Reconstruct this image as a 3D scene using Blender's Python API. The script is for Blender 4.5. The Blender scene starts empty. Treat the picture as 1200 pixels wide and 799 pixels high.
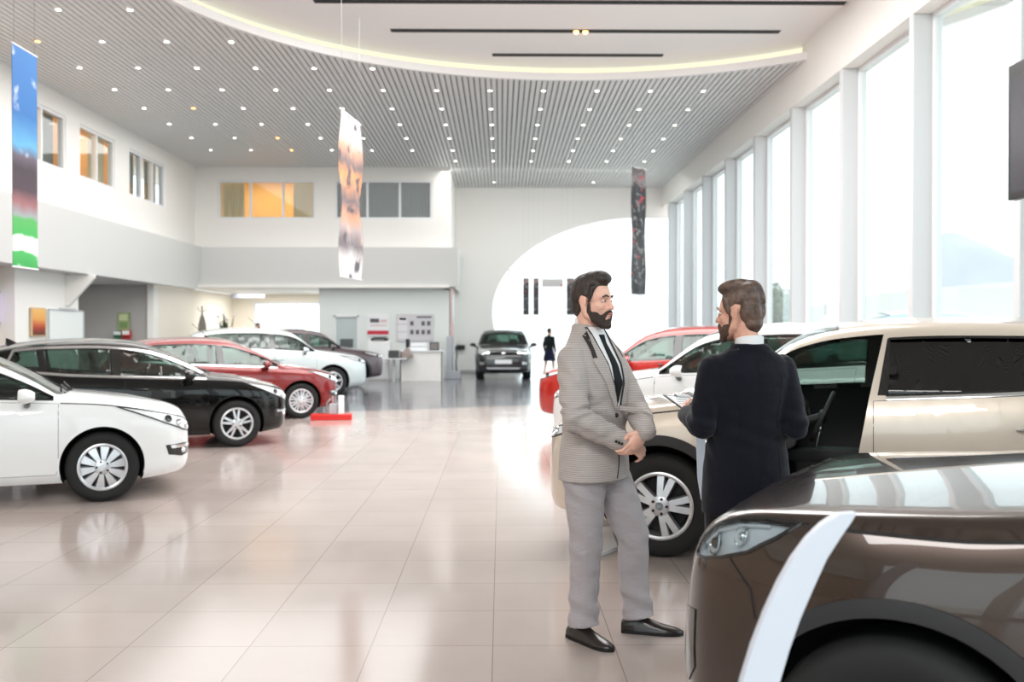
import bpy, bmesh, math, random
from math import sin, cos, pi, sqrt, radians, atan2, hypot
from mathutils import Vector, Matrix
from mathutils.bvhtree import BVHTree
random.seed(4)
SC = bpy.context.scene
COL = SC.collection
V = Vector

# ------------------------------------------------------------------ materials
def lin(c):
    return tuple(((v/255)/12.92 if v/255 <= .04045 else ((v/255+.055)/1.055)**2.4) for v in c[:3])

def mat(name, col, rough=.5, metal=0., coat=0., spec=.5, emit=None, es=0., alpha=None, sheen=0.):
    m = bpy.data.materials.new(name); m.use_nodes = True
    b = m.node_tree.nodes['Principled BSDF']
    b.inputs['Base Color'].default_value = (*lin(col), 1)
    b.inputs['Roughness'].default_value = rough
    b.inputs['Metallic'].default_value = metal
    b.inputs['Specular IOR Level'].default_value = spec
    if coat:
        b.inputs['Coat Weight'].default_value = coat
        b.inputs['Coat Roughness'].default_value = .02
    if sheen: b.inputs['Sheen Weight'].default_value = sheen
    if emit:
        b.inputs['Emission Color'].default_value = (*lin(emit), 1)
        b.inputs['Emission Strength'].default_value = es
    return m

def nd(m, t): return m.node_tree.nodes.new(t)
def lk(m, a, b): m.node_tree.links.new(a, b)

def vary(m, col2, scale=3., amount=1., detail=4., stretch=None, bump=0., bscale=None, lo=.35, hi=.65):
    """mixes the base colour with a second one by noise, and adds a bump"""
    b = m.node_tree.nodes['Principled BSDF']
    tc = nd(m, 'ShaderNodeTexCoord')
    src = tc.outputs['Object']
    if stretch:
        mp = nd(m, 'ShaderNodeMapping'); mp.inputs['Scale'].default_value = stretch
        lk(m, src, mp.inputs['Vector']); src = mp.outputs['Vector']
    n = nd(m, 'ShaderNodeTexNoise'); n.inputs['Scale'].default_value = scale; n.inputs['Detail'].default_value = detail
    lk(m, src, n.inputs['Vector'])
    r = nd(m, 'ShaderNodeValToRGB')
    c1 = b.inputs['Base Color'].default_value[:]
    c2 = (*lin(col2), 1)
    r.color_ramp.elements[0].position = lo; r.color_ramp.elements[0].color = c1
    r.color_ramp.elements[1].position = hi; r.color_ramp.elements[1].color = c2
    lk(m, n.outputs['Fac'], r.inputs['Fac']); lk(m, r.outputs['Color'], b.inputs['Base Color'])
    if bump:
        n2 = n
        if bscale:
            n2 = nd(m, 'ShaderNodeTexNoise'); n2.inputs['Scale'].default_value = bscale; n2.inputs['Detail'].default_value = 3
            lk(m, src, n2.inputs['Vector'])
        bp = nd(m, 'ShaderNodeBump'); bp.inputs['Strength'].default_value = bump; bp.inputs['Distance'].default_value = .02
        lk(m, n2.outputs['Fac'], bp.inputs['Height']); lk(m, bp.outputs['Normal'], b.inputs['Normal'])
    return m

def glass(name, tint, trans=.9, rough=.02, ior=1.45):
    """thin pane: mostly see-through, tinted, with a fresnel reflection"""
    m = bpy.data.materials.new(name); m.use_nodes = True
    nt = m.node_tree; nt.nodes.clear()
    o = nt.nodes.new('ShaderNodeOutputMaterial')
    t = nt.nodes.new('ShaderNodeBsdfTransparent'); t.inputs['Color'].default_value = (*[trans*v for v in lin(tint)], 1)
    g = nt.nodes.new('ShaderNodeBsdfGlossy'); g.inputs['Roughness'].default_value = rough
    g.inputs['Color'].default_value = (1, 1, 1, 1)
    lw = nt.nodes.new('ShaderNodeLayerWeight'); lw.inputs['Blend'].default_value = .5
    pw = nt.nodes.new('ShaderNodeMath'); pw.operation = 'POWER'; pw.inputs[1].default_value = 5
    f = nt.nodes.new('ShaderNodeMath'); f.operation = 'MULTIPLY_ADD'; f.inputs[1].default_value = .9; f.inputs[2].default_value = ((ior-1)/(ior+1))**2
    nt.links.new(lw.outputs['Facing'], pw.inputs[0]); nt.links.new(pw.outputs[0], f.inputs[0])
    mx = nt.nodes.new('ShaderNodeMixShader')
    nt.links.new(f.outputs[0], mx.inputs[0]); nt.links.new(t.outputs[0], mx.inputs[1])
    nt.links.new(g.outputs[0], mx.inputs[2]); nt.links.new(mx.outputs[0], o.inputs[0])
    return m

def emitter(name, col, s):
    m = bpy.data.materials.new(name); m.use_nodes = True
    nt = m.node_tree; nt.nodes.clear()
    o = nt.nodes.new('ShaderNodeOutputMaterial'); e = nt.nodes.new('ShaderNodeEmission')
    e.inputs['Color'].default_value = (*lin(col), 1); e.inputs['Strength'].default_value = s
    nt.links.new(e.outputs[0], o.inputs[0]); return m

# ------------------------------------------------------------------ mesh builder
class MB:
    def __init__(self): self.v = []; self.f = []; self.mi = []; self.cur = 0
    def add(self, vs, fs):
        n = len(self.v); self.v += [tuple(p) for p in vs]
        self.f += [tuple(i+n for i in f) for f in fs]; self.mi += [self.cur]*len(fs)
    def box(self, x0, x1, y0, y1, z0, z1):
        if x0 > x1: x0, x1 = x1, x0
        if y0 > y1: y0, y1 = y1, y0
        if z0 > z1: z0, z1 = z1, z0
        self.add([(x0,y0,z0),(x1,y0,z0),(x1,y1,z0),(x0,y1,z0),(x0,y0,z1),(x1,y0,z1),(x1,y1,z1),(x0,y1,z1)],
                 [(0,3,2,1),(4,5,6,7),(0,1,5,4),(1,2,6,5),(2,3,7,6),(3,0,4,7)]); return self
    def obox(self, c, hx, hy, hz, M):
        """oriented box, M 3x3 columns = axes"""
        c = V(c); vs = []
        for sz in (-1,1):
            for sx, sy in ((-1,-1),(1,-1),(1,1),(-1,1)):
                vs.append(c + M @ V((sx*hx, sy*hy, sz*hz)))
        self.add(vs, [(0,3,2,1),(4,5,6,7),(0,1,5,4),(1,2,6,5),(2,3,7,6),(3,0,4,7)]); return self
    def loft(self, rings, close_u=True, caps=True):
        n = len(rings[0]); vs = [p for r in rings for p in r]; fs = []
        for i in range(len(rings)-1):
            for j in range(n if close_u else n-1):
                k = (j+1) % n
                fs.append((i*n+j, i*n+k, (i+1)*n+k, (i+1)*n+j))
        if caps:
            fs.append(tuple(reversed(range(n)))); m = (len(rings)-1)*n; fs.append(tuple(range(m, m+n)))
        self.add(vs, fs); return self
    def prism(self, poly, fr, d0, d1):
        """poly 2d, fr(a,b,d)->3d"""
        a = [fr(p[0], p[1], d0) for p in poly]; b = [fr(p[0], p[1], d1) for p in poly]
        return self.loft([a, b])
    def lathe(self, prof, c=(0,0,0), ax='y', n=40, closed=False):
        c = V(c); rings = []
        for k in range(n):
            t = 2*pi*k/n; ring = []
            for r, h in prof:
                if ax == 'y': p = V((r*cos(t), h, r*sin(t)))
                elif ax == 'x': p = V((h, r*cos(t), r*sin(t)))
                else: p = V((r*cos(t), r*sin(t), h))
                ring.append(c+p)
            rings.append(ring)
        m = len(prof); vs = [p for r in rings for p in r]; fs = []
        for k in range(n):
            k2 = (k+1) % n
            for j in range(m if closed else m-1):
                j2 = (j+1) % m
                fs.append((k*m+j, k2*m+j, k2*m+j2, k*m+j2))
        self.add(vs, fs); return self
    def ell(self, c, r, M=None, nu=20, nv=12):
        c = V(c); vs = []; fs = []
        for i in range(nv+1):
            ph = -pi/2 + pi*i/nv
            for j in range(nu):
                th = 2*pi*j/nu
                p = V((r[0]*cos(ph)*cos(th), r[1]*cos(ph)*sin(th), r[2]*sin(ph)))
                if M: p = M @ p
                vs.append(c+p)
        for i in range(nv):
            for j in range(nu):
                k = (j+1) % nu
                fs.append((i*nu+j, i*nu+k, (i+1)*nu+k, (i+1)*nu+j))
        self.add(vs, fs); return self
    def tube(self, path, rad, n=14, rnd=True, flat=None):
        """flat: (vector, factor) squashes the section along the vector"""
        path = [V(p) for p in path]
        if not hasattr(rad, '__len__'): rad = [rad]*len(path)
        if rnd:
            d0 = (path[0]-path[1]).normalized(); d1 = (path[-1]-path[-2]).normalized()
            pre = [(path[0]+d0*rad[0]*sin(a), rad[0]*cos(a)) for a in (radians(88), radians(60), radians(30))]
            post = [(path[-1]+d1*rad[-1]*sin(a), rad[-1]*cos(a)) for a in (radians(30), radians(60), radians(88))]
            path = [p for p, _ in pre]+path+[p for p, _ in post]
            rad = [r for _, r in pre]+list(rad)+[r for _, r in post]
        rings = []; up = None
        for i, p in enumerate(path):
            t = (path[min(i+1, len(path)-1)]-path[max(i-1, 0)])
            if t.length < 1e-9: t = V((0,0,1))
            t.normalize()
            if up is None:
                up = V((0,0,1)) if abs(t.z) < .9 else V((1,0,0))
            a = up.cross(t)
            if a.length < 1e-6: a = V((1,0,0)).cross(t)
            a.normalize(); b = t.cross(a); up = b.copy()
            ring = []
            for k in range(n):
                q = a*cos(2*pi*k/n)*rad[i] + b*sin(2*pi*k/n)*rad[i]
                if flat: q -= flat[0]*(q.dot(flat[0]))*(1-flat[1])
                ring.append(p+q)
            rings.append(ring)
        return self.loft(rings)
    def bm(self):
        b = bmesh.new(); vs = [b.verts.new(p) for p in self.v]
        for f, m in zip(self.f, self.mi):
            try: fc = b.faces.new([vs[i] for i in f]); fc.material_index = m
            except ValueError: pass
        return b
    def build(self, name, m, parent=None, smooth=None, bevel=0., seg=2, weld=False):
        b = self.bm()
        if weld: bmesh.ops.remove_doubles(b, verts=b.verts, dist=1e-5)
        return fin(b, name, m, parent, smooth, bevel, seg)

def fin(b, name, m, parent=None, smooth=None, bevel=0., seg=2, recalc=True):
    if recalc: bmesh.ops.recalc_face_normals(b, faces=b.faces)
    if bevel:
        es = [e for e in b.edges if len(e.link_faces) == 2 and e.calc_face_angle(0) > .5]
        bmesh.ops.bevel(b, geom=es, offset=bevel, segments=seg, profile=.5, affect='EDGES', clamp_overlap=True)
    me = bpy.data.meshes.new(name); b.to_mesh(me); b.free()
    return obj(name, me, m, parent, smooth)

def obj(name, me, m, parent=None, smooth=None):
    o = bpy.data.objects.new(name, me); COL.objects.link(o)
    for x in (m if isinstance(m, (list, tuple)) else [m]):
        if x is not None: me.materials.append(x)
    if smooth is not None:
        me.polygons.foreach_set('use_smooth', [True]*len(me.polygons))
        if smooth < 180: me.set_sharp_from_angle(angle=radians(smooth))
    if parent is not None: o.parent = parent
    return o

def tag(o, label, cat, group=None, kind=None):
    if label: o['label'] = label
    if cat: o['category'] = cat
    if group: o['group'] = group
    if kind: o['kind'] = kind
    return o
def struct(o, label=None):
    o['kind'] = 'structure'
    if label: o['label'] = label
    return o
def empty(name, loc=(0,0,0), rz=0.):
    o = bpy.data.objects.new(name, None); COL.objects.link(o)
    o.location = loc; o.rotation_euler = (0,0,rz); o.empty_display_size = .1
    return o

WORK = bpy.data.scenes.new('workbench')      # modifiers are applied away from the big scene
def evaluated(o):
    """mesh of o with its modifiers applied; o and its helpers are linked to WORK"""
    vl = WORK.view_layers[0]; vl.update(); dg = vl.depsgraph
    if dg is None:
        with bpy.context.temp_override(scene=WORK, view_layer=vl): dg = bpy.context.evaluated_depsgraph_get()
    me = bpy.data.meshes.new_from_object(o.evaluated_get(dg))
    old = o.data
    bpy.data.objects.remove(o); bpy.data.meshes.remove(old)
    return me

def remesh(mb, voxel, it=4, fac=.5):
    """one continuous skin around overlapping closed shapes"""
    b = mb.bm(); bmesh.ops.recalc_face_normals(b, faces=b.faces)
    me = bpy.data.meshes.new('tmp'); b.to_mesh(me); b.free()
    o = bpy.data.objects.new('tmp', me); WORK.collection.objects.link(o)
    r = o.modifiers.new('r', 'REMESH'); r.mode = 'VOXEL'; r.voxel_size = voxel
    if it:
        s = o.modifiers.new('s', 'SMOOTH'); s.factor = fac; s.iterations = it
    return evaluated(o)

def pchip(pts):
    pts = sorted(pts); xs = [p[0] for p in pts]; ys = [p[1] for p in pts]; n = len(xs)
    h = [xs[i+1]-xs[i] for i in range(n-1)]; d = [(ys[i+1]-ys[i])/h[i] for i in range(n-1)]
    m = [0.]*n; m[0] = d[0]; m[-1] = d[-1]
    for i in range(1, n-1):
        if d[i-1]*d[i] > 0:
            w1 = 2*h[i]+h[i-1]; w2 = h[i]+2*h[i-1]
            m[i] = (w1+w2)/(w1/d[i-1]+w2/d[i])
    def f(x):
        if x <= xs[0]: return ys[0]
        if x >= xs[-1]: return ys[-1]
        i = 0
        while x > xs[i+1]: i += 1
        t = (x-xs[i])/h[i]; t2 = t*t; t3 = t2*t
        return (2*t3-3*t2+1)*ys[i]+(t3-2*t2+t)*h[i]*m[i]+(-2*t3+3*t2)*ys[i+1]+(t3-t2)*h[i]*m[i+1]
    return f

# ------------------------------------------------------------------ shapes laid on a surface
def cast(bvh, o, d):
    h, n, i, t = bvh.ray_cast(o, d)
    if h is None:
        q = o+d*1.5
        h, n, i, t = bvh.find_nearest(o + d*(o.length if o.length < 3 else 2))
    if n.dot(d) > 0: n = -n
    return h, n

def patch(bvh, poly, fr, D, off, th, cell=.05, relax=0):
    """polygon in a flat frame, laid on the surface as a thin solid piece"""
    b = bmesh.new(); vs = [b.verts.new((p[0], p[1], 0)) for p in poly]
    b.faces.new(vs); bmesh.ops.triangulate(b, faces=b.faces[:])
    for ax in (0, 1):
        lo = min(p[ax] for p in poly); hi = max(p[ax] for p in poly)
        k = math.ceil(lo/cell+1e-6)
        while k*cell < hi-1e-6:
            no = [0,0,0]; no[ax] = 1; co = [0,0,0]; co[ax] = k*cell
            bmesh.ops.bisect_plane(b, geom=b.verts[:]+b.edges[:]+b.faces[:], dist=1e-6, plane_co=co, plane_no=no)
            k += 1
    bmesh.ops.dissolve_degenerate(b, dist=1e-5, edges=b.edges[:])
    b.verts.index_update()
    top = []; bot = []
    for v in b.verts:
        h, n = cast(bvh, fr(v.co.x, v.co.y), D)
        top.append(h+n*off); bot.append(h+n*(off-th))
    if relax:
        edge = {v.index for e in b.edges if len(e.link_faces) == 1 for v in e.verts}
        nb = {v.index: [e.other_vert(v).index for e in v.link_edges] for v in b.verts if v.index not in edge}
        d0 = [q-p for p, q in zip(top, bot)]
        for _ in range(relax):
            new = {i: sum((top[j] for j in js), V((0,0,0)))/len(js) for i, js in nb.items()}
            for i, q in new.items(): top[i] = top[i]+D*((q-top[i]).dot(D)*.7)
        bot = [p+q for p, q in zip(top, d0)]
    faces = [[v.index for v in f.verts] for f in b.faces]
    bd = [(e.verts[0].index, e.verts[1].index) for e in b.edges if len(e.link_faces) == 1]
    b.free(); n = len(top)
    mb = MB(); mb.add(top+bot, faces+[list(reversed([i+n for i in f])) for f in faces]+[(a, c, c+n, a+n) for a, c in bd])
    return mb

def strip(bvh, line, fr, D, w, off, th, ds=.03, closed=False):
    """band of width w along a line, laid on the surface"""
    pts = []
    L = list(line)+([line[0]] if closed else [])
    for a, c in zip(L[:-1], L[1:]):
        l = hypot(c[0]-a[0], c[1]-a[1]); k = max(1, int(l/ds))
        pts += [(a[0]+(c[0]-a[0])*i/k, a[1]+(c[1]-a[1])*i/k) for i in range(k)]
    if not closed: pts.append(L[-1])
    n = len(pts); rings = []
    for i in range(n):
        a = pts[i-1] if (i or closed) else pts[i]; c = pts[(i+1) % n] if (i < n-1 or closed) else pts[i]
        t = V((c[0]-a[0], c[1]-a[1]));
        t = t.normalized() if t.length > 1e-9 else V((1, 0))
        nx, ny = -t.y, t.x; p = pts[i]
        h1, n1 = cast(bvh, fr(p[0]+nx*w/2, p[1]+ny*w/2), D); h2, n2 = cast(bvh, fr(p[0]-nx*w/2, p[1]-ny*w/2), D)
        rings.append([h1+n1*(off-th), h1+n1*off*.8, (h1+h2)/2+(n1+n2)/2*off, h2+n2*off*.8, h2+n2*(off-th)])
    mb = MB()
    if closed:
        rings.append(rings[0]); mb.loft(rings, caps=False)
    else: mb.loft(rings)
    return mb

M = {}
# ------------------------------------------------------------------ people
M['skin'] = vary(mat('skin', (240,192,172), .5, spec=.35), (230,176,156), 30)
M['skin2'] = vary(mat('skin_tan', (226,176,154), .5, spec=.35), (214,160,140), 30)
M['lip'] = mat('lip', (190,112,104), .45)
M['hair'] = vary(mat('hair_dark', (38,30,27), .5), (62,50,44), 60, stretch=(1,1,.25), bump=.5)
M['hair2'] = vary(mat('hair_brown', (70,54,46), .5), (112,90,78), 45, stretch=(.5,.5,.5), bump=.6)
M['beard'] = vary(mat('beard_dark', (44,33,28), .7), (66,50,42), 120, bump=.5)
M['beard2'] = vary(mat('beard_brown', (74,52,40), .7), (96,70,56), 120, bump=.5)
M['eye'] = mat('eye_white', (232,228,224), .2); M['iris'] = mat('iris', (60,48,40), .15)
M['shirt'] = mat('shirt_white', (243,243,245), .7)
M['tie'] = mat('tie_black', (14,14,18), .7, spec=.2)
def cloth(name, c1, c2, check=None, rough=.85, bump=.35):
    m = mat(name, c1, rough, sheen=.12, spec=.15); b = m.node_tree.nodes['Principled BSDF']
    tc = nd(m, 'ShaderNodeTexCoord')
    n = nd(m, 'ShaderNodeTexNoise'); n.inputs['Scale'].default_value = 9; n.inputs['Detail'].default_value = 3
    mp = nd(m, 'ShaderNodeMapping'); mp.inputs['Scale'].default_value = (1, 1, 1.8); mp.inputs['Rotation'].default_value = (.5, .3, 0)
    lk(m, tc.outputs['Object'], mp.inputs['Vector']); lk(m, mp.outputs['Vector'], n.inputs['Vector'])
    bp = nd(m, 'ShaderNodeBump'); bp.inputs['Strength'].default_value = bump; bp.inputs['Distance'].default_value = .03
    lk(m, n.outputs['Fac'], bp.inputs['Height']); lk(m, bp.outputs['Normal'], b.inputs['Normal'])
    if check:
        w = nd(m, 'ShaderNodeTexWave'); w.bands_direction = 'Z'; w.inputs['Scale'].default_value = check; w.inputs['Distortion'].default_value = .3
        w2 = nd(m, 'ShaderNodeTexWave'); w2.bands_direction = 'X'; w2.inputs['Scale'].default_value = check*.8
        lk(m, tc.outputs['Object'], w.inputs['Vector']); lk(m, tc.outputs['Object'], w2.inputs['Vector'])
        mu = nd(m, 'ShaderNodeMath'); mu.operation = 'MULTIPLY_ADD'; mu.inputs[1].default_value = .12
        lk(m, w2.outputs['Fac'], mu.inputs[0]); lk(m, w.outputs['Fac'], mu.inputs[2])
        r = nd(m, 'ShaderNodeValToRGB'); r.color_ramp.elements[0].color = (*lin(c1), 1); r.color_ramp.elements[1].color = (*lin(c2), 1)
        r.color_ramp.elements[0].position = .25; r.color_ramp.elements[1].position = .9
        lk(m, mu.outputs[0], r.inputs['Fac']); lk(m, r.outputs['Color'], b.inputs['Base Color'])
    return m
M['suit_grey'] = cloth('suit_grey_check', (164,155,151), (192,183,179), 34, bump=.6)
M['trouser_grey'] = cloth('trousers_grey', (164,158,161), (180,174,177), 60, bump=.5)
M['suit_navy'] = cloth('suit_navy', (19,20,30), (25,26,38))
M['trouser_navy'] = cloth('trousers_black', (19,19,23), (25,25,30))
M['shoe'] = mat('shoe_leather', (34,26,24), .35, coat=.3)
M['sole'] = mat('shoe_sole', (16,14,13), .6)
M['piping'] = mat('dark_piping', (44,38,38), .7)
M['button'] = mat('button_dark', (26,22,22), .4)

class Pt: pass
def points(me):
    """editable copies of a mesh's points, written back at the end of the loop"""
    P = []
    for v in me.vertices:
        p = Pt(); p.co = v.co.copy(); p.no = v.normal.copy(); P.append(p)
    yield from P
    me.vertices.foreach_set('co', [c for p in P for c in p.co]); me.update()
class Frame:
    """point and axes: f forward, r right of the figure, u up"""
    def __init__(self, c, f, up=(0,0,1)):
        self.c = V(c); self.f = V(f).normalized(); u = V(up); self.r = self.f.cross(u).normalized(); self.u = self.r.cross(self.f).normalized()
        self.M = Matrix((self.f, self.r, self.u)).transposed()
    def __call__(self, f, r, u): return self.c+self.f*f+self.r*r+self.u*u

def head_prims(b, H, k=1.):
    e = lambda c, r, M_=None: b.ell(H(*[v*k for v in c]), [v*k for v in r], H.M, 24, 14)
    t = lambda ps, rs: b.tube([H(*[v*k for v in p]) for p in ps], [r*k for r in rs], 12)
    e((-.018,0,.04), (.098,.076,.082)); e((.03,0,.03), (.058,.066,.07)); e((.03,0,-.035), (.058,.060,.075))
    for s in (-1, 1):
        t([(-.015,s*.060,-.03),(.0,s*.058,-.065),(.045,s*.034,-.10),(.068,s*.012,-.110)], [.020,.022,.022,.020])
        e((.055,s*.037,-.028), (.026,.024,.024)); t([(.072,s*.046,.018),(.084,s*.022,.022),(.088,s*.004,.018)], [.009,.011,.010])
        e((.093,s*.011,-.036), (.012,.009,.008))
        e((-.012,s*.076,-.006), (.019,.007,.031)); t([(-.022,s*.081,.02),(-.03,s*.083,.0),(-.02,s*.080,-.028)], [.005,.005,.005])
    e((.076,0,-.110), (.018,.020,.016))
    t([(.086,0,.016),(.098,0,-.012),(.110,0,-.034)], [.009,.010,.012])
    e((.084,0,-.064), (.018,.026,.022)); e((.080,0,-.086), (.016,.024,.014))

def face_parts(par, off, H, k=1., eyes=True, lids='hair'):
    for s in (-1, 1):
        b = MB(); c = H(.0785*k, s*.031*k, .0)-off; b.ell(c, (.011*k,.012*k,.0065*k), H.M); ey = b.build('eye', M['eye'], par, 60)
        b = MB(); b.ell(H(.0885*k, s*.0315*k+.001, -.0005)-off, (.0030*k,.0062*k,.0060*k), H.M); b.build('iris', M['iris'], ey, 60)
        b = MB(); b.tube([H(.082*k, s*.048*k, .019*k)-off, H(.093*k, s*.032*k, .028*k)-off, H(.096*k, s*.014*k, .023*k)-off], [.003*k,.0052*k,.004*k], 8); b.build('eyebrow', M[lids], par, 60)
    b = MB(); b.tube([H(.090*k,-.021*k,-.066*k)-off, H(.1015*k,-.008*k,-.062*k)-off, H(.1015*k,.008*k,-.062*k)-off, H(.090*k,.021*k,-.066*k)-off], [.003*k,.0055*k,.0055*k,.003*k], 8)
    b.tube([H(.088*k,-.018*k,-.072*k)-off, H(.098*k,0,-.074*k)-off, H(.088*k,.018*k,-.072*k)-off], [.003*k,.0065*k,.003*k], 8)
    b.build('lips', M['lip'], par, 60)

def hand(b, w, d, n, side, curl=.9, k=1., thumb_in=.5, spread=.1):
    """w wrist, d towards the knuckles, n back of the hand, side = direction of the thumb"""
    w = V(w); d = V(d).normalized(); n = (V(n)-d*V(n).dot(d)).normalized(); t = d.cross(n)
    if t.dot(V(side)) < 0: t = -t
    Mx = Matrix((d, t, n)).transposed()
    b.ell(w+d*.045*k, (.052*k,.040*k,.017*k), Mx, 16, 10); b.tube([w-d*.004*k, w+d*.02*k], [.025*k,.026*k], 12)
    for i, (ln, off, r) in enumerate(((.040,.028,.0088),(.045,.0095,.0092),(.042,-.009,.0088),(.033,-.026,.0078))):
        p = w+d*.080*k+t*off*k-n*(.002 if i in (1,2) else .005)*k; a = curl*(.45+.06*i); dirv = (d*cos(a*.6)-n*sin(a*.6)+t*(1.2-i)*spread).normalized()
        pts = [p-d*.03*k, p]; rs = [r*k*1.05, r*k*1.08]; q = p; ang = a*.6
        for j, sgl in enumerate((1., .68, .55)):
            dv = (d*cos(ang)-n*sin(ang)+t*(1.2-i)*spread*.6).normalized(); q = q+dv*ln*sgl*k; pts.append(q); rs.append(r*k*(1-.09*(j+1))); ang += a*1.05
        b.tube(pts, rs, 10)
    p = w+d*.018*k+t*.024*k; td = (d*.72+t*.62-n*thumb_in).normalized(); td2 = (d*.95+t*.1-n*thumb_in*.8).normalized()
    b.tube([p, p+td*.035*k, p+td*.035*k+td2*.032*k, p+td*.035*k+td2*.058*k], [.015*k,.0125*k,.0105*k,.0085*k], 10)

def rings_torso(secs, Fr, n=36, e=2.35):
    """secs: (z, half width, half depth, forward offset, side offset)"""
    out = []
    for z, w, d, fo, so in secs:
        ring = []
        for k in range(n):
            a = 2*pi*k/n; ca, sa = cos(a), sin(a); q = (abs(ca)**e+abs(sa)**e)**(-1/e)
            ring.append(Fr.c*1. + Fr.f*(fo+d*q*sa)+Fr.r*(so+w*q*ca)+V((0,0,z)))
        out.append(ring)
    return out

def shoe(par, off, heel, toe, name='shoe', L=.30):
    heel = V((heel[0], heel[1], 0)); d = (V((toe[0], toe[1], 0))-heel).normalized(); r = V((d.y, -d.x, 0)); u = V((0,0,1))
    b = MB(); prof = [(0,.030,.060),(.03,.038,.085),(.07,.040,.098),(.11,.040,.086),(.16,.045,.062),(.21,.048,.048),(.255,.042,.038),(.285,.027,.030),(.302,.006,.022)]
    rings = []
    for x, w, h in prof:
        ring = []
        for k in range(20):
            a = 2*pi*k/20; y = w*cos(a); z = .012+ (h-.012)*max(0, sin(a))**.75 if sin(a) > 0 else .012+.004*sin(a)
            ring.append(heel-off+d*(x*L/.30)+r*y+u*z)
        rings.append(ring)
    b.loft(rings); s = b.build(name, M['shoe'], par, 60)
    b = MB(); ol = [heel-off+d*(x*L/.30)+r*(w*1.05) for x, w, h in prof]+[heel-off+d*(x*L/.30)-r*(w*1.05) for x, w, h in reversed(prof)]
    b.loft([[p+u*.0 for p in ol],[p+u*.016 for p in ol]]); b.build('sole', M['sole'], s)
    return s

def tmesh(name, mb, voxel, m, par, off, it=5, fac=.5):
    me = remesh(mb, voxel, it, fac); me.name = name
    me.transform(Matrix.Translation(-off)); return obj(name, me, m, par, 180)
def bvh_of(me):
    b = bmesh.new(); b.from_mesh(me); t = BVHTree.FromBMesh(b); b.free(); return t

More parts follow.
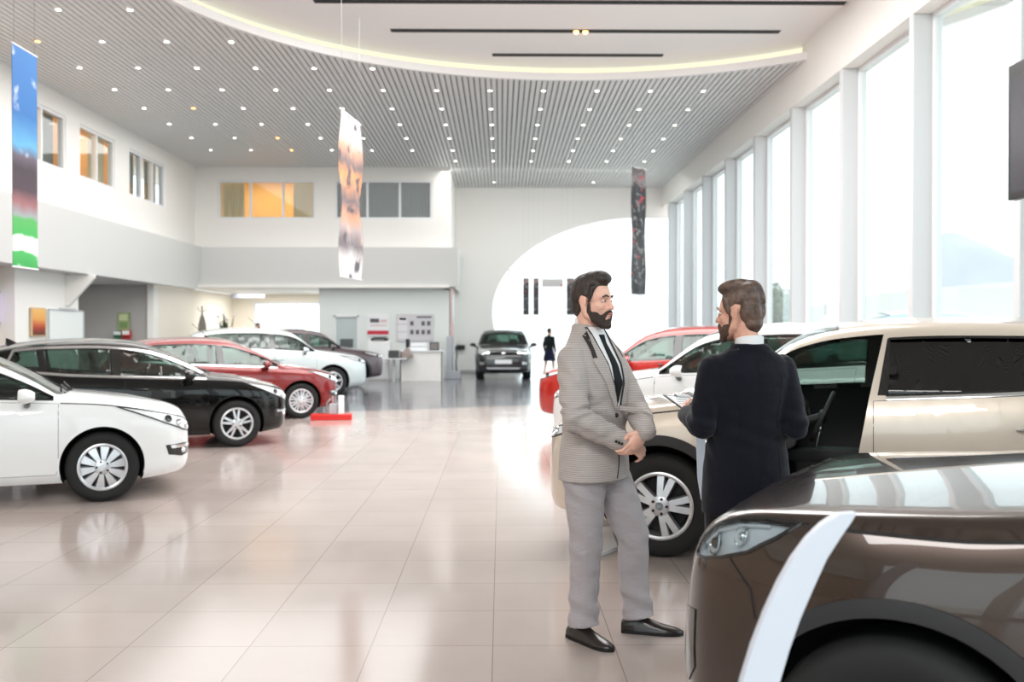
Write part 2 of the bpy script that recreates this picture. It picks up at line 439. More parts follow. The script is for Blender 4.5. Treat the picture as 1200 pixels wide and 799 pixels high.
# ============ man in the grey suit
def man_grey():
    base = V((.50, 4.92, 0)); off = base
    root = empty('person', base); tag(root, 'bearded man in a light grey check suit and black tie standing with clasped hands', 'person')
    A = radians(40); T = Frame((.465, 4.90, 0), (cos(A), -sin(A), 0))
    sh = lambda s, z=1.415, w=.165: T(-.012, s*w, z)
    RS, LS = sh(1), sh(-1)
    RE = V((.352, 4.635, 1.14)); RW = V((.585, 4.675, 1.025))
    LE = V((.692, 4.93, 1.155)); LW = V((.688, 4.645, 1.082))
    rh, lh = T(0,.085,.94), T(.0,-.085,.94)
    RK = V((.425,4.86,.50)); RA = V((.415,4.90,.10)); LK = V((.675,4.965,.50)); LA = V((.705,5.01,.10))
    Ah = radians(36); H = Frame((.462, 4.885, 1.705), (cos(Ah), -sin(Ah), -.02))
    # body: one continuous surface
    b = MB(); head_prims(b, H)
    nb = T(-.040, 0, 1.54); b.tube([H(-.025,0,-.03), H(-.03,0,-.10), nb, T(-.04,0,1.42)], [.055,.054,.058,.075], 18)
    b.loft(rings_torso([(.88,.14,.09,0,0),(1.05,.13,.085,.0,0),(1.25,.15,.10,0,0),(1.40,.15,.08,0,0),(1.45,.08,.06,-.02,0)], T))
    for s, e, w in ((RS, RE, RW), (LS, LE, LW)): b.tube([s, e, w], [.042,.032,.026], 12)
    for h_, k_, a_ in ((rh, RK, RA), (lh, LK, LA)): b.tube([h_, k_, a_], [.06,.042,.032], 12)
    hand(b, LW+V((-.010,-.008,-.008)), (-.52,-.10,-.80), (.50,-.80,-.15), (-.6,-.2,.6), 1.25, 1.06, .45, .03)
    hand(b, RW, (.62,.10,-.30), (.1,-.75,.55), (-.1,-.3,1), 1.25, 1.04, .3)
    body = tmesh('body', b, .005, M['skin'], root, off, 2, .5)
    face_parts(root, off, H)
    # hair and beard
    h = MB()
    for c, r in (((-.022,0,.062),(.100,.079,.082)),((-.055,0,.03),(.066,.078,.085)),((.012,0,.112),(.080,.058,.040)),((.052,0,.112),(.045,.052,.034)),((.03,0,.128),(.055,.045,.026)),((-.062,0,-.025),(.050,.068,.065)),((-.01,0,.035),(.060,.081,.05))):
        h.ell(H(*c), r, H.M, 24, 14)
    for s in (-1, 1): h.tube([H(.035,s*.062,.065),H(.028,s*.068,.03),H(.016,s*.071,-.005)], [.017,.011,.007], 10)
    # keep the forehead free: cut by trimming forward-low points
    hm = remesh(h, .0045, 3)
    for v in points(hm):
        q = v.co-H.c; f_, u_ = q.dot(H.f), q.dot(H.u); r_ = abs(q.dot(H.r))
        lim = .085-.05*max(0, min(1, (.075-u_)/.10))*1.0
        if u_ < .075 and f_ > lim-.030 and r_ < .066: v.co -= H.f*(f_-(lim-.030))*.9
    hm.transform(Matrix.Translation(-off)); obj('hair', hm, M['hair'], root, 180)
    g = MB()
    for s in (-1, 1):
        g.tube([H(.014,s*.0665,-.015),H(.012,s*.064,-.055),H(.038,s*.049,-.092),H(.070,s*.026,-.118),H(.086,0,-.122)], [.007,.013,.020,.021,.020], 12)
        g.tube([H(.100,s*.004,-.050),H(.094,s*.020,-.056),H(.080,s*.033,-.078),H(.072,s*.032,-.10)], [.0065,.0085,.012,.016], 10)
        g.tube([H(.03,s*.056,-.07),H(.06,s*.040,-.088)], [.012,.012], 10)
    g.ell(H(.086,0,-.108), (.014,.024,.022), H.M); g.ell(H(.091,0,-.086), (.007,.010,.006), H.M)
    for s in (-1, 1): g.ell(H(.034,s*.049,-.078), (.034,.016,.028), H.M); g.ell(H(.062,s*.038,-.092), (.024,.014,.024), H.M)
    tmesh('beard', g, .004, M['beard'], root, off, 3)
    # trousers
    t = MB(); t.loft(rings_torso([(.80,.175,.12,.0,0),(.90,.18,.125,0,0),(1.0,.165,.115,0,0)], T))
    t.tube([rh+V((0,0,-.06)), rh.lerp(RK,.5), RK, RK.lerp(RA,.5)+V((.0,.01,0)), RA+V((.0,-.005,.02)), RA+V((.005,-.012,-.028))], [.112,.100,.082,.075,.076,.080], 22, False)
    t.tube([lh+V((0,0,-.06)), lh.lerp(LK,.5), LK, LK.lerp(LA,.5)+V((-.01,.01,0)), LA+V((.0,.0,.02)), LA+V((.006,-.008,-.022))], [.112,.100,.082,.075,.077,.082], 22, False)
    tm_ = remesh(t, .0075, 5)
    for v in points(tm_):
        p = v.co
        for k_, a_, sg in ((RK, RA, 1), (LK, LA, -1)):
            if (p-a_).to_2d().length > .16: continue
            w1 = math.exp(-((p.z-.17)/.09)**2); w2 = math.exp(-((p.z-.50)/.12)**2)
            v.co = v.co+v.no*(.0075*w1*sin(p.z*52+sg*1.3+p.x*26+p.y*10)+.0045*w2*sin(p.z*40+p.x*40))
        w3 = math.exp(-((p.z-.78)/.07)**2); v.co = v.co+v.no*.004*w3*sin(p.z*60+p.x*50)
    tm_.transform(Matrix.Translation(-off)); tr = obj('trousers', tm_, M['trouser_grey'], root, 180)
    for k_, a_, fw in ((RK, RA, T.f), (LK, LA, V((.9,-.4,0)).normalized())):
        bv = bvh_of(tr.data)
        pts = []
        for i in range(14):
            p = (k_+V((0,0,.3))).lerp(a_, i/13)-off; hh, n_ = cast2(bv, p+fw*.4, -fw); pts.append(hh+n_*.0005)
        c = MB(); c.tube(pts, .0025, 6); c.build('crease', M['trouser_grey'], tr, 60)
    # jacket
    j = MB()
    j.loft(rings_torso([(.815,.205,.150,.005,0),(.86,.205,.150,.005,0),(.95,.200,.146,.005,0),(1.08,.182,.134,.008,0),(1.18,.182,.134,.01,0),(1.30,.198,.140,.01,0),(1.39,.205,.125,.0,0),(1.45,.190,.100,-.012,0),(1.495,.145,.086,-.025,0),(1.54,.100,.078,-.034,0),(1.575,.080,.070,-.040,0),(1.592,.074,.067,-.042,0)], T))
    def sleeve(s, e, w, rs):
        m1 = s.lerp(e,.5); m2 = e.lerp(w,.5); c = (w-e).normalized()
        j.tube([s, m1, e.lerp(s,.16), e, e.lerp(w,.16), m2, w-c*.01, w+c*.012], rs[:3]+[rs[2]]+rs[3:], 20, True); j.ell(e, (rs[2]*1.02,)*3)
    sleeve(RS, RE, RW, [.076,.074,.066,.066,.062,.055,.052]); sleeve(LS, LE, LW, [.076,.070,.062,.062,.059,.053,.051])
    jm = remesh(j, .0065, 5)
    # soft folds at elbow and waist
    for v in points(jm):
        p = v.co; d = (p-RE).length
        w_ = math.exp(-(d/.13)**2)
        q = (p-RE).dot((RW-RS).normalized())
        n_ = v.no
        w2 = math.exp(-(((p-RE.lerp(RS,.5)).length)/.15)**2); w3 = math.exp(-(((p-RE.lerp(RW,.55)).length)/.10)**2)
        v.co = p+n_*(.0085*w_*sin(q*88+2*sin(p.z*40))+.005*w2*sin(p.z*62+p.x*70)+.005*w3*sin(q*105+p.z*30)) + n_*(.0045*math.exp(-((p.z-1.12)/.10)**2)*sin(p.z*75+p.x*30))
    jm.transform(Matrix.Translation(-off)); jk = obj('jacket', jm, M['suit_grey'], root, 180)
    bv = bvh_of(jm)
    fr = lambda a, z: (T(.6, a, z)-off); D = -T.f
    def fp(name, poly, o, th, m, par=jk, cell=.03): return patch(bv, poly, fr, D, o, th, cell).build(name, m, par, 50)
    # a > 0 is the man's right
    fp('shirt', [(-.062,1.575),(.062,1.575),(.078,1.44),(.030,1.23),(-.004,1.172),(-.038,1.23),(-.082,1.44)], .002, .006, M['shirt'], root)
    fp('tie', [(-.020,1.535),(.020,1.535),(.013,1.495),(.034,1.30),(.006,1.20),(-.030,1.30),(-.015,1.495)], .008, .008, M['tie'], root)
    for s in (-1, 1):
        L = [(s*.070,1.570),(s*.090,1.565),(s*.116,1.43),(s*.138,1.405),(s*.122,1.365),(s*.068,1.235),(s*.002-.004,1.145),(s*.014-.004,1.19),(s*.052,1.33)]
        lp = fp('lapel', L, .009, .010, M['suit_grey'])
        strip(bv, [L[1],L[2]] if False else [(s*.086,1.555),(s*.104,1.49),(s*.120,1.42)], fr, D, .020, .012, .008).build('collar_band', M['piping'], lp, 50)
        strip(bv, [L[0],L[8],L[7]], fr, D, .008, .011, .008).build('piping', M['piping'], lp, 50)
    strip(bv, [(-.004,1.15),(-.008,1.02),(.0,.90),(.018,.83)], fr, D, .006, .003, .004).build('front_edge', M['piping'], jk, 50)
    # collar of the shirt round the neck
    c = MB()
    for z0, z1, r0, r1 in ((1.545,1.610,.068,.062),):
        rg = []
        for z, r in ((z0, r0),(z1, r1),(z1+.002, r1-.006),(z0, r0-.008)):
            rg.append([T(-.038+r*1.03*sin(a), r*cos(a), z+.012*max(0, -sin(a))-.048*max(0, sin(a)))-off for a in [2*pi*k/28 for k in range(28)]])
        rg.append(rg[0]); c.loft(rg, caps=False)
    c.build('shirt_collar', M['shirt'], root, 60)
    b = MB(); p, n_ = (lambda h: h if (h[0]+off-T.c).dot(T.f) < .17 else (T(.142,.012,1.14)-off, T.f))(cast2(bv, fr(.012,1.14), D)); b.ell(p+n_*.003, (.012,.012,.012)); b.build('button', M['button'], jk, 60)
    # pocket flap and cuff buttons
    frs = lambda a, z: T(a, .7, z)-off; Ds = -T.r
    strip(bv, [(.10,1.055),(-.02,1.065)], frs, Ds, .012, .004, .006).build('pocket_welt', M['piping'], jk, 50)
    cdir = (RW-RE).normalized()
    for i in range(3):
        p0 = RW-cdir*(.012+.016*i)+V((0,-.3,-.10))-off; p, n_ = cast2(bv, p0, V((0,.94,.34)).normalized()); b = MB(); b.ell(p+n_*.002, (.007,.007,.007)); b.build('cuff_button', M['button'], jk, 60)
    for w_, e_ in ((RW, RE), (LW, LE)):
        d = (w_-e_).normalized(); b = MB(); b.tube([w_-d*.01-off, w_+d*.022-off], [.043,.041], 18, False); b.build('shirt_cuff', M['shirt'], root, 60)
    shoe(root, off, (.352,4.955), (.545,4.70), L=.315); shoe(root, off, (.625,5.035), (.93,4.965), L=.315)
    return root

def cast2(bv, o, d):
    h, n, i, t = bv.ray_cast(o, d)
    if h is None: h, n, i, t = bv.find_nearest(o+d*.3)
    if n.dot(d) > 0: n = -n
    return h, n

# ============ man in the navy suit, seen from behind
def man_navy():
    base = V((1.12, 4.52, 0)); off = base
    root = empty('person', base); tag(root, 'man in a dark navy suit seen from behind, holding a clipboard', 'person')
    A = radians(102); T = Frame((1.135, 4.50, 0), (cos(A), sin(A), 0))
    RS, LS = T(-.012,.168,1.378), T(-.012,-.168,1.378)
    LE = V((.915,4.42,1.125)); LW = V((.90,4.66,1.15)); RE = V((1.345,4.44,1.12)); RW = V((1.255,4.66,1.13))
    rh, lh = T(0,.09,.90), T(0,-.09,.90)
    RK, RA = T(.0,.11,.48), T(-.01,.12,.09); LK, LA = T(.0,-.11,.48), T(-.01,-.12,.09)
    Ah = radians(142); H = Frame((1.100, 4.50, 1.640), (cos(Ah), sin(Ah), -.05))
    b = MB(); head_prims(b, H, .98)
    b.tube([H(-.02,0,-.03), H(-.03,0,-.10), T(-.03,0,1.46), T(-.03,0,1.38)], [.056,.056,.060,.075], 18)
    b.loft(rings_torso([(.86,.14,.09,0,0),(1.02,.13,.085,.0,0),(1.22,.15,.10,0,0),(1.36,.15,.08,0,0),(1.41,.08,.06,-.02,0)], T))
    for s, e, w in ((RS, RE, RW), (LS, LE, LW)): b.tube([s, e, w], [.042,.032,.026], 12)
    for h_, k_, a_ in ((rh, RK, RA), (lh, LK, LA)): b.tube([h_, k_, a_], [.06,.042,.032], 12)
    hand(b, LW+V((0,.01,0)), (-.05,.9,.10), (-.95,.0,-.25), (.1,.1,1), 1.2, 1.04, .55)
    hand(b, RW+V((-.01,.01,0)), (-.80,.55,.15), (.45,.70,-.3), (0,.2,1), 1.1, 1.04, .5)
    tmesh('body', b, .0055, M['skin2'], root, off, 2)
    face_parts(root, off, H, .98, lids='hair2')
    h = MB()
    for c, r in (((-.028,0,.060),(.100,.081,.086)),((-.060,0,.015),(.062,.078,.092)),((.005,0,.115),(.090,.066,.040)),((.05,.01,.112),(.046,.052,.034)),((-.06,0,.09),(.06,.07,.055)),((-.07,0,-.05),(.040,.060,.05))):
        h.ell(H(*c), r, H.M, 24, 14)
    for s in (-1, 1): h.tube([H(.035,s*.062,.065),H(.028,s*.068,.03),H(.016,s*.071,-.005)], [.018,.012,.007], 10)
    hm = remesh(h, .0045, 3)
    for v in points(hm):
        q = v.co-H.c; f_, u_, r_ = q.dot(H.f), q.dot(H.u), q.dot(H.r)
        if u_ < .075 and f_ > .05 and abs(r_) < .066: v.co -= H.f*(f_-.05)*.9
        # locks swept back
        v.co += v.no*.0035*sin((r_*95+u_*28)+2.2*sin(f_*22))*(1 if u_ > -.02 else .4)
    hm.transform(Matrix.Translation(-off)); obj('hair', hm, M['hair2'], root, 180)
    g = MB()
    for s in (-1, 1):
        g.tube([H(.014,s*.0655,-.015),H(.012,s*.063,-.055),H(.038,s*.048,-.090),H(.070,s*.026,-.114),H(.084,0,-.118)], [.007,.012,.018,.019,.018], 12)
        g.tube([H(.098,s*.004,-.050),H(.092,s*.020,-.056),H(.078,s*.033,-.078),H(.070,s*.032,-.10)], [.0065,.0085,.011,.014], 10)
    g.ell(H(.084,0,-.105), (.014,.024,.022), H.M)
    for s in (-1, 1): g.ell(H(.034,s*.048,-.076), (.034,.016,.028), H.M); g.ell(H(.062,s*.037,-.09), (.024,.014,.024), H.M)
    tmesh('beard', g, .0045, M['beard2'], root, off, 3)
    t = MB(); t.loft(rings_torso([(.76,.175,.12,.0,0),(.88,.18,.125,0,0),(.98,.165,.115,0,0)], T))
    for hh, k_, a_ in ((rh, RK, RA), (lh, LK, LA)):
        t.tube([hh+V((0,0,-.06)), hh.lerp(k_,.5), k_, k_.lerp(a_,.5), a_+V((0,0,.02)), a_+V((0,0,-.03))], [.110,.098,.082,.076,.078,.08], 22, False)
    tmesh('trousers', t, .008, M['trouser_navy'], root, off, 5)
    j = MB()
    j.loft(rings_torso([(.715,.205,.150,.0,0),(.80,.206,.150,.0,0),(.92,.200,.146,.0,0),(1.06,.182,.130,.0,0),(1.16,.186,.132,.0,0),(1.28,.205,.140,.0,0),(1.36,.212,.128,-.005,0),(1.41,.198,.100,-.015,0),(1.448,.145,.080,-.025,0),(1.475,.094,.074,-.030,0),(1.497,.080,.070,-.032,0)], T))
    def sleeve(s, e, w, rs):
        m1 = s.lerp(e,.5); m2 = e.lerp(w,.5); c = (w-e).normalized()
        j.tube([s, m1, e.lerp(s,.16), e, e.lerp(w,.16), m2, w-c*.01, w+c*.012], rs[:3]+[rs[2]]+rs[3:], 20, True); j.ell(e, (rs[2]*1.02,)*3)
    sleeve(RS, RE, RW, [.072,.068,.061,.061,.057,.052,.049]); sleeve(LS, LE, LW, [.072,.068,.062,.062,.058,.053,.050])
    jm = remesh(j, .007, 5)
    for v in points(jm):
        p = v.co; n_ = v.no
        for e_, a_, c_ in ((LE, LS, LW), (RE, RS, RW)):
            d = (p-e_).length; v.co = v.co+n_*(.005*math.exp(-(d/.12)**2)*sin((p-e_).dot((c_-a_).normalized())*100))
        v.co = v.co+n_*(.0035*math.exp(-((p.z-1.10)/.09)**2)*sin(p.z*70+p.x*25))
    jm.transform(Matrix.Translation(-off)); jk = obj('jacket', jm, M['suit_navy'], root, 180)
    bv = bvh_of(jm); fr = lambda a, z: (T(-.6, a, z)-off); D = T.f
    strip(bv, [(.0,1.42),(.003,1.2),(.0,1.0),(.0,.74)], fr, D, .004, .0022, .004).build('back_seam', M['trouser_navy'], jk, 50)
    for s in (-1, 1): strip(bv, [(s*.12,1.36),(s*.095,1.15),(s*.105,.95),(s*.12,.74)], fr, D, .004, .002, .004).build('side_seam', M['trouser_navy'], jk, 50)
    strip(bv, [(-.16,1.455),(-.075,1.475),(0,1.478),(.075,1.475),(.16,1.455)], fr, D, .012, .003, .006).build('collar_edge', M['suit_navy'], jk, 50)
    c = MB(); rg = []
    for z, r in ((1.455,.066),(1.522,.065),(1.524,.060),(1.455,.060)):
        rg.append([T(-.030+r*1.02*sin(a), r*cos(a), z-.012*sin(a))-off for a in [2*pi*k/28 for k in range(28)]])
    rg.append(rg[0]); c.loft(rg, caps=False); c.build('shirt_collar', M['shirt'], root, 60)
    for w_, e_ in ((RW, RE), (LW, LE)):
        d = (w_-e_).normalized(); b = MB(); b.tube([w_-d*.01-off, w_+d*.02-off], [.041,.039], 18, False); b.build('shirt_cuff', M['shirt'], root, 60)
    for a_ in (RA, LA):
        hl = a_-T.f*.07; shoe(root, off, (hl.x, hl.y), (hl.x+T.f.x*.3, hl.y+T.f.y*.3))
    return root

def simple_person(loc, ang, label, hgt=1.72, skirt=False, top=None, low=None, hairm='hair', stride=.0):
    """a small figure far off: body, hair, top, skirt or trousers, shoes"""
    base = V((loc[0], loc[1], 0)); off = base; k = hgt/1.78
    root = empty('person', base); tag(root, label, 'person')
    A = radians(ang); T = Frame((loc[0], loc[1], 0), (cos(A), sin(A), 0)); z = lambda v: v*k
    H = Frame(T(.02,0,z(1.63)), T.f); b = MB(); head_prims(b, H, k)
    b.tube([H(-.02,0,-.03), H(-.03,0,-.12), T(-.02,0,z(1.40))], [.05*k,.05*k,.06*k], 14)
    b.loft(rings_torso([(z(.84),.15,.10,0,0),(z(1.0),.125,.085,0,0),(z(1.25),.15,.10,0,0),(z(1.38),.15,.08,0,0),(z(1.45),.06,.05,-.02,0)], T, 24))
    J = []
    for s in (-1, 1):
        S_, E_, W_ = T(0,s*.165*k,z(1.39)), T(-.03+.06*s*stride*4,s*.215*k,z(1.10)), T(.06+.10*s*stride*4,s*.20*k,z(.86))
        hp, kn, an = T(0,s*.085*k,z(.88)), T(.02+s*stride,s*.085*k,z(.47)), T(-.02+s*stride*1.6,s*.085*k,z(.09)); J.append((S_,E_,W_,hp,kn,an))
        b.tube([S_,E_,W_], [.045*k,.036*k,.026*k], 12); b.tube([hp,kn,an], [.075*k,.052*k,.034*k], 12); b.tube([an,an+T.f*.10+V((0,0,-.05))], [.035*k,.03*k], 10)
        hand(b, W_, (0,0,-1), T.r*s, T.f, .6, k)
    tmesh('body', b, .008, M['skin2'], root, off, 2)
    h = MB(); h.ell(H(-.02,0,.055*k), (.102*k,.082*k,.085*k), H.M); h.ell(H(-.055*k,0,.02*k), (.065*k,.078*k,.085*k), H.M)
    if skirt: h.ell(H(-.13*k,0,.05*k), (.045*k,.035*k,.035*k), H.M); h.tube([H(-.14*k,0,.04*k),H(-.19*k,0,-.02*k)], [.025*k,.012*k], 10)
    tmesh('hair', h, .007, M[hairm], root, off, 2)
    j = MB(); j.loft(rings_torso([(z(.88),.160,.115,0,0),(z(1.02),.142,.10,0,0),(z(1.25),.172,.12,0,0),(z(1.38),.168,.095,0,0),(z(1.45),.08,.065,-.02,0),(z(1.49),.062,.056,-.02,0)], T, 24))
    for S_,E_,W_,hp,kn,an in J: j.tube([S_,E_,W_], [.062*k,.052*k,.040*k], 12)
    tmesh('top' if skirt else 'jacket', j, .009, top, root, off, 3)
    t = MB()
    if skirt: t.loft(rings_torso([(z(.50),.25,.23,0,0),(z(.70),.215,.18,0,0),(z(.92),.155,.115,0,0),(z(.96),.145,.105,0,0)], T, 28, 2.))
    else:
        t.loft(rings_torso([(z(.78),.17,.12,0,0),(z(.95),.16,.11,0,0)], T, 24))
        for S_,E_,W_,hp,kn,an in J: t.tube([hp,kn,an], [.095*k,.075*k,.065*k], 14, False)
    tmesh('skirt' if skirt else 'trousers', t, .009, low, root, off, 3)
    for S_,E_,W_,hp,kn,an in J:
        hl = an-T.f*.06; shoe(root, off, (hl.x,hl.y), (hl.x+T.f.x*.25, hl.y+T.f.y*.25), L=.26*k)
    return root
man_grey(); man_navy()
M['skirt'] = cloth('skirt_navy', (28,30,58), (34,36,66)); M['topblk'] = cloth('top_black', (26,30,32), (34,38,40))
simple_person((1.80,36.2), 55, 'woman in a black top and navy skirt walking away near the far arch', 1.72, True, M['topblk'], M['skirt'], stride=.12)
simple_person((-7.75,31.2), -75, 'dark haired person in a dark suit half hidden behind the crossovers at the back left', 1.86, False, M['suit_navy'], M['trouser_navy'])
# ------------------------------------------------------------------ camera
F_PX = 1143.
cd = bpy.data.cameras.new('camera'); cam = bpy.data.objects.new('camera', cd); COL.objects.link(cam)
cd.sensor_width = 36; cd.lens = F_PX/1200*36; cd.clip_start = .05; cd.clip_end = 3000
CAMZ = 1.55; YAW = math.atan(13/F_PX); PIT = math.atan(10.5/F_PX)
cam.location = (0, 0, CAMZ); cam.rotation_euler = (pi/2-PIT, 0, -YAW)
cd.dof.use_dof = True; cd.dof.focus_distance = 4.75; cd.dof.aperture_fstop = 2.6
SC.camera = cam
def ray(px, py):
    F = V((sin(YAW)*cos(PIT), cos(YAW)*cos(PIT), -sin(PIT))); R = V((cos(YAW), -sin(YAW), 0)); U = R.cross(F)
    return F+R*(px-600)/F_PX+U*(399.5-py)/F_PX
def atY(px, py, y): r = ray(px, py); return V((0,0,CAMZ))+r*(y/r.y)
def atX(px, py, x): r = ray(px, py); return V((0,0,CAMZ))+r*(x/r.x)
def atZ(px, py, z): r = ray(px, py); return V((0,0,CAMZ))+r*((z-CAMZ)/r.z)

# ------------------------------------------------------------------ room materials
M['white'] = mat('white_paint', (238,236,232), .55)
M['white2'] = mat('ledge_paint', (216,216,214), .5)
M['pillar'] = mat('pillar_shaded', (206,208,210), .5)  # white pillars darkened: their backlit shade is put into the colour
M['cool'] = mat('cool_white_paint', (226,231,229), .55)
M['cream'] = mat('cream_paint', (236,228,214), .6)
M['beige'] = mat('beige_paint', (222,206,188), .6)
M['greyw'] = mat('grey_paint', (172,170,168), .6)
M['ceil'] = mat('ceiling_white', (243,242,242), .6)
M['slat'] = mat('ceiling_slat', (226,226,226), .45)
M['slatback'] = mat('ceiling_back', (158,158,158), .8)
M['frame'] = mat('window_frame_white', (232,234,236), .35)
M['frameg'] = mat('window_frame_grey', (150,152,155), .4)
M['black'] = mat('black_plastic', (22,22,24), .45)
M['softblack'] = mat('matt_black', (16,16,17), .7)
M['pane'] = glass('window_glass', (244,250,250), .97)
M['tan'] = mat('office_tan', (214,168,104), .7)
M['blind'] = mat('blind_grey', (120,118,116), .7)
M['blindw'] = mat('blind_cream', (206,188,156), .7)
M['door'] = mat('door_grey', (188,200,200), .45)
M['silver'] = mat('brushed_silver', (200,202,205), .28, 1.)
M['cove'] = emitter('cove_light', (255,247,214), .7)
M['lamp'] = emitter('downlight_lamp', (255,246,232), 7.)
M['lampw'] = emitter('downlight_lamp_warm', (255,176,90), 7.)

def tile_mat(name, c1, c2, cm, rough, px, py):
    m = mat(name, c1, rough); b = m.node_tree.nodes['Principled BSDF']
    tc = nd(m, 'ShaderNodeTexCoord'); mp = nd(m, 'ShaderNodeMapping')
    mp.inputs['Location'].default_value = (-px, -py, 0)
    lk(m, tc.outputs['Object'], mp.inputs['Vector'])
    br = nd(m, 'ShaderNodeTexBrick'); br.offset = 0; br.squash = 1
    br.inputs['Scale'].default_value = 1; br.inputs['Brick Width'].default_value = .6; br.inputs['Row Height'].default_value = .6
    br.inputs['Mortar Size'].default_value = .0028; br.inputs['Mortar Smooth'].default_value = .1; br.inputs['Bias'].default_value = 0
    br.inputs['Color1'].default_value = (*lin(c1), 1); br.inputs['Color2'].default_value = (*lin(c2), 1); br.inputs['Mortar'].default_value = (*lin(cm), 1)
    lk(m, mp.outputs['Vector'], br.inputs['Vector'])
    nz = nd(m, 'ShaderNodeTexNoise'); nz.inputs['Scale'].default_value = 1.3; nz.inputs['Detail'].default_value = 6
    lk(m, tc.outputs['Object'], nz.inputs['Vector'])
    mx = nd(m, 'ShaderNodeMix'); mx.data_type = 'RGBA'; mx.blend_type = 'OVERLAY'; mx.inputs[0].default_value = .12
    lk(m, br.outputs['Color'], mx.inputs[6]); lk(m, nz.outputs['Fac'], mx.inputs[7]); lk(m, mx.outputs[2], b.inputs['Base Color'])
    rr = nd(m, 'ShaderNodeMapRange'); rr.inputs[3].default_value = rough-.03; rr.inputs[4].default_value = rough+.05
    lk(m, nz.outputs['Fac'], rr.inputs[0]); lk(m, rr.outputs[0], b.inputs['Roughness'])
    return m
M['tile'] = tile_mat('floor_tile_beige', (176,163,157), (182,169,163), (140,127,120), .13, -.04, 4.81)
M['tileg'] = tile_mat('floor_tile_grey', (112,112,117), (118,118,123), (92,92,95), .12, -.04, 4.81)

# ------------------------------------------------------------------ floor
XL, XR, YB, YF, ZC = -13., 6.15, -8., 37.3, 7.05
line = lambda x: 20.4+(x+.0)*.42
pts = [(-13, 16.2), (-3, 19.0), (0.9, 20.75), (3.0, 21.3), (6.6, 21.3)]
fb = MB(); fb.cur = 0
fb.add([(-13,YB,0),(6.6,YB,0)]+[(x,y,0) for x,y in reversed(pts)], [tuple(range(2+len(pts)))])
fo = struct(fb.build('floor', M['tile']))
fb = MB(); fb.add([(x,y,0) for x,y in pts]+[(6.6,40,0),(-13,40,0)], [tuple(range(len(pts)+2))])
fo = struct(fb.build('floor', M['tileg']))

# ------------------------------------------------------------------ ceiling: slats with a round white recess
CX, CY, CR = 1.5, 13.95, 7.4
def chord(x):
    d = CR*CR-(x-CX)**2
    return (CY-sqrt(d), CY+sqrt(d)) if d > 0 else None
sb = MB(); x = -10.2
while x < 6.15:
    c = chord(x+.03)
    segs = [(YB, YF)] if not c else [(YB, c[0]), (c[1], YF)]
    for y0, y1 in segs:
        if y1-y0 > .05: sb.box(x, x+.094, y0, y1, ZC, ZC+.03)
    x += .125
struct(sb.build('ceiling', M['slat']))
bb = MB()   # backing with round hole
n = 72
def sq(t):
    # point on the bounding rectangle along angle t
    dx, dy = cos(t), sin(t); k = 1e9
    if dx > 1e-9: k = min(k, (6.6-CX)/dx)
    if dx < -1e-9: k = min(k, (-10.4-CX)/dx)
    if dy > 1e-9: k = min(k, (38-CY)/dy)
    if dy < -1e-9: k = min(k, (YB-.2-CY)/dy)
    return (CX+dx*k, CY+dy*k)
ang = sorted([2*pi*i/n for i in range(n)]+[atan2(b-CY, a-CX) % (2*pi) for a in (6.6,-10.4) for b in (38,YB-.2)])
ins = [(CX+min(CR, 99)*cos(t), CY+CR*sin(t), ZC+.07) for t in ang]; outs = [(*sq(t), ZC+.07) for t in ang]
for i in range(len(ang)):
    j = (i+1) % len(ang)
    a, b2, c2, d2 = ins[i], ins[j], outs[j], outs[i]
    # where the circle runs past the right wall the sheet has no width
    if hypot(d2[0]-CX, d2[1]-CY) <= CR and hypot(c2[0]-CX, c2[1]-CY) <= CR: continue
    bb.add([a, b2, c2, d2], [(0,1,2,3)])
struct(bb.build('ceiling', M['slatback']))
db = MB(); db.add([(CX+(CR+.35)*cos(2*pi*i/96), CY+(CR+.35)*sin(2*pi*i/96), ZC+.34) for i in range(96)], [tuple(range(96))])
struct(db.build('ceiling', M['ceil']))
rb = MB(); rb.lathe([(CR-.10, ZC-.02), (CR+.0, ZC-.02), (CR+.0, ZC+.13), (CR-.10, ZC+.13)], (CX,CY,0), 'z', 128, True)
struct(rb.build('trim_1', M['ceil'], smooth=40))
rb = MB(); rb.lathe([(CR+.14, ZC+.12), (CR+.18, ZC+.12), (CR+.18, ZC+.30), (CR+.14, ZC+.30)], (CX,CY,0), 'z', 128, True)
struct(rb.build('trim_2', M['cove'], smooth=40))
# linear slots in the recess
for i, (y, a, b) in enumerate(((17.3, -3.3, 6.12), (18.96, -2.13, 5.42), (20.6, -.18, 3.42))):
    r = empty('ceiling_slot', (0, y, ZC+.34))
    tag(r, ['longest black linear slot in the white ceiling recess, nearest the front', 'middle black linear slot in the white ceiling recess, with an orange spot',
            'shortest black linear slot in the white ceiling recess'][i], 'ceiling slot', 'linear slots in the ceiling recess')
    MB().box(a, b, -.09, .09, -.012, .0).build('slot', M['softblack'], r)
    if i == 1:
        for dx in (-.09, .09):
            s = MB(); s.lathe([(.0,-.05),(.04,-.05),(.05,-.012),(.0,-.012)], (1.55+dx,0,0), 'z', 16)
            s.build('spot_lamp', M['lampw'], r, 40)

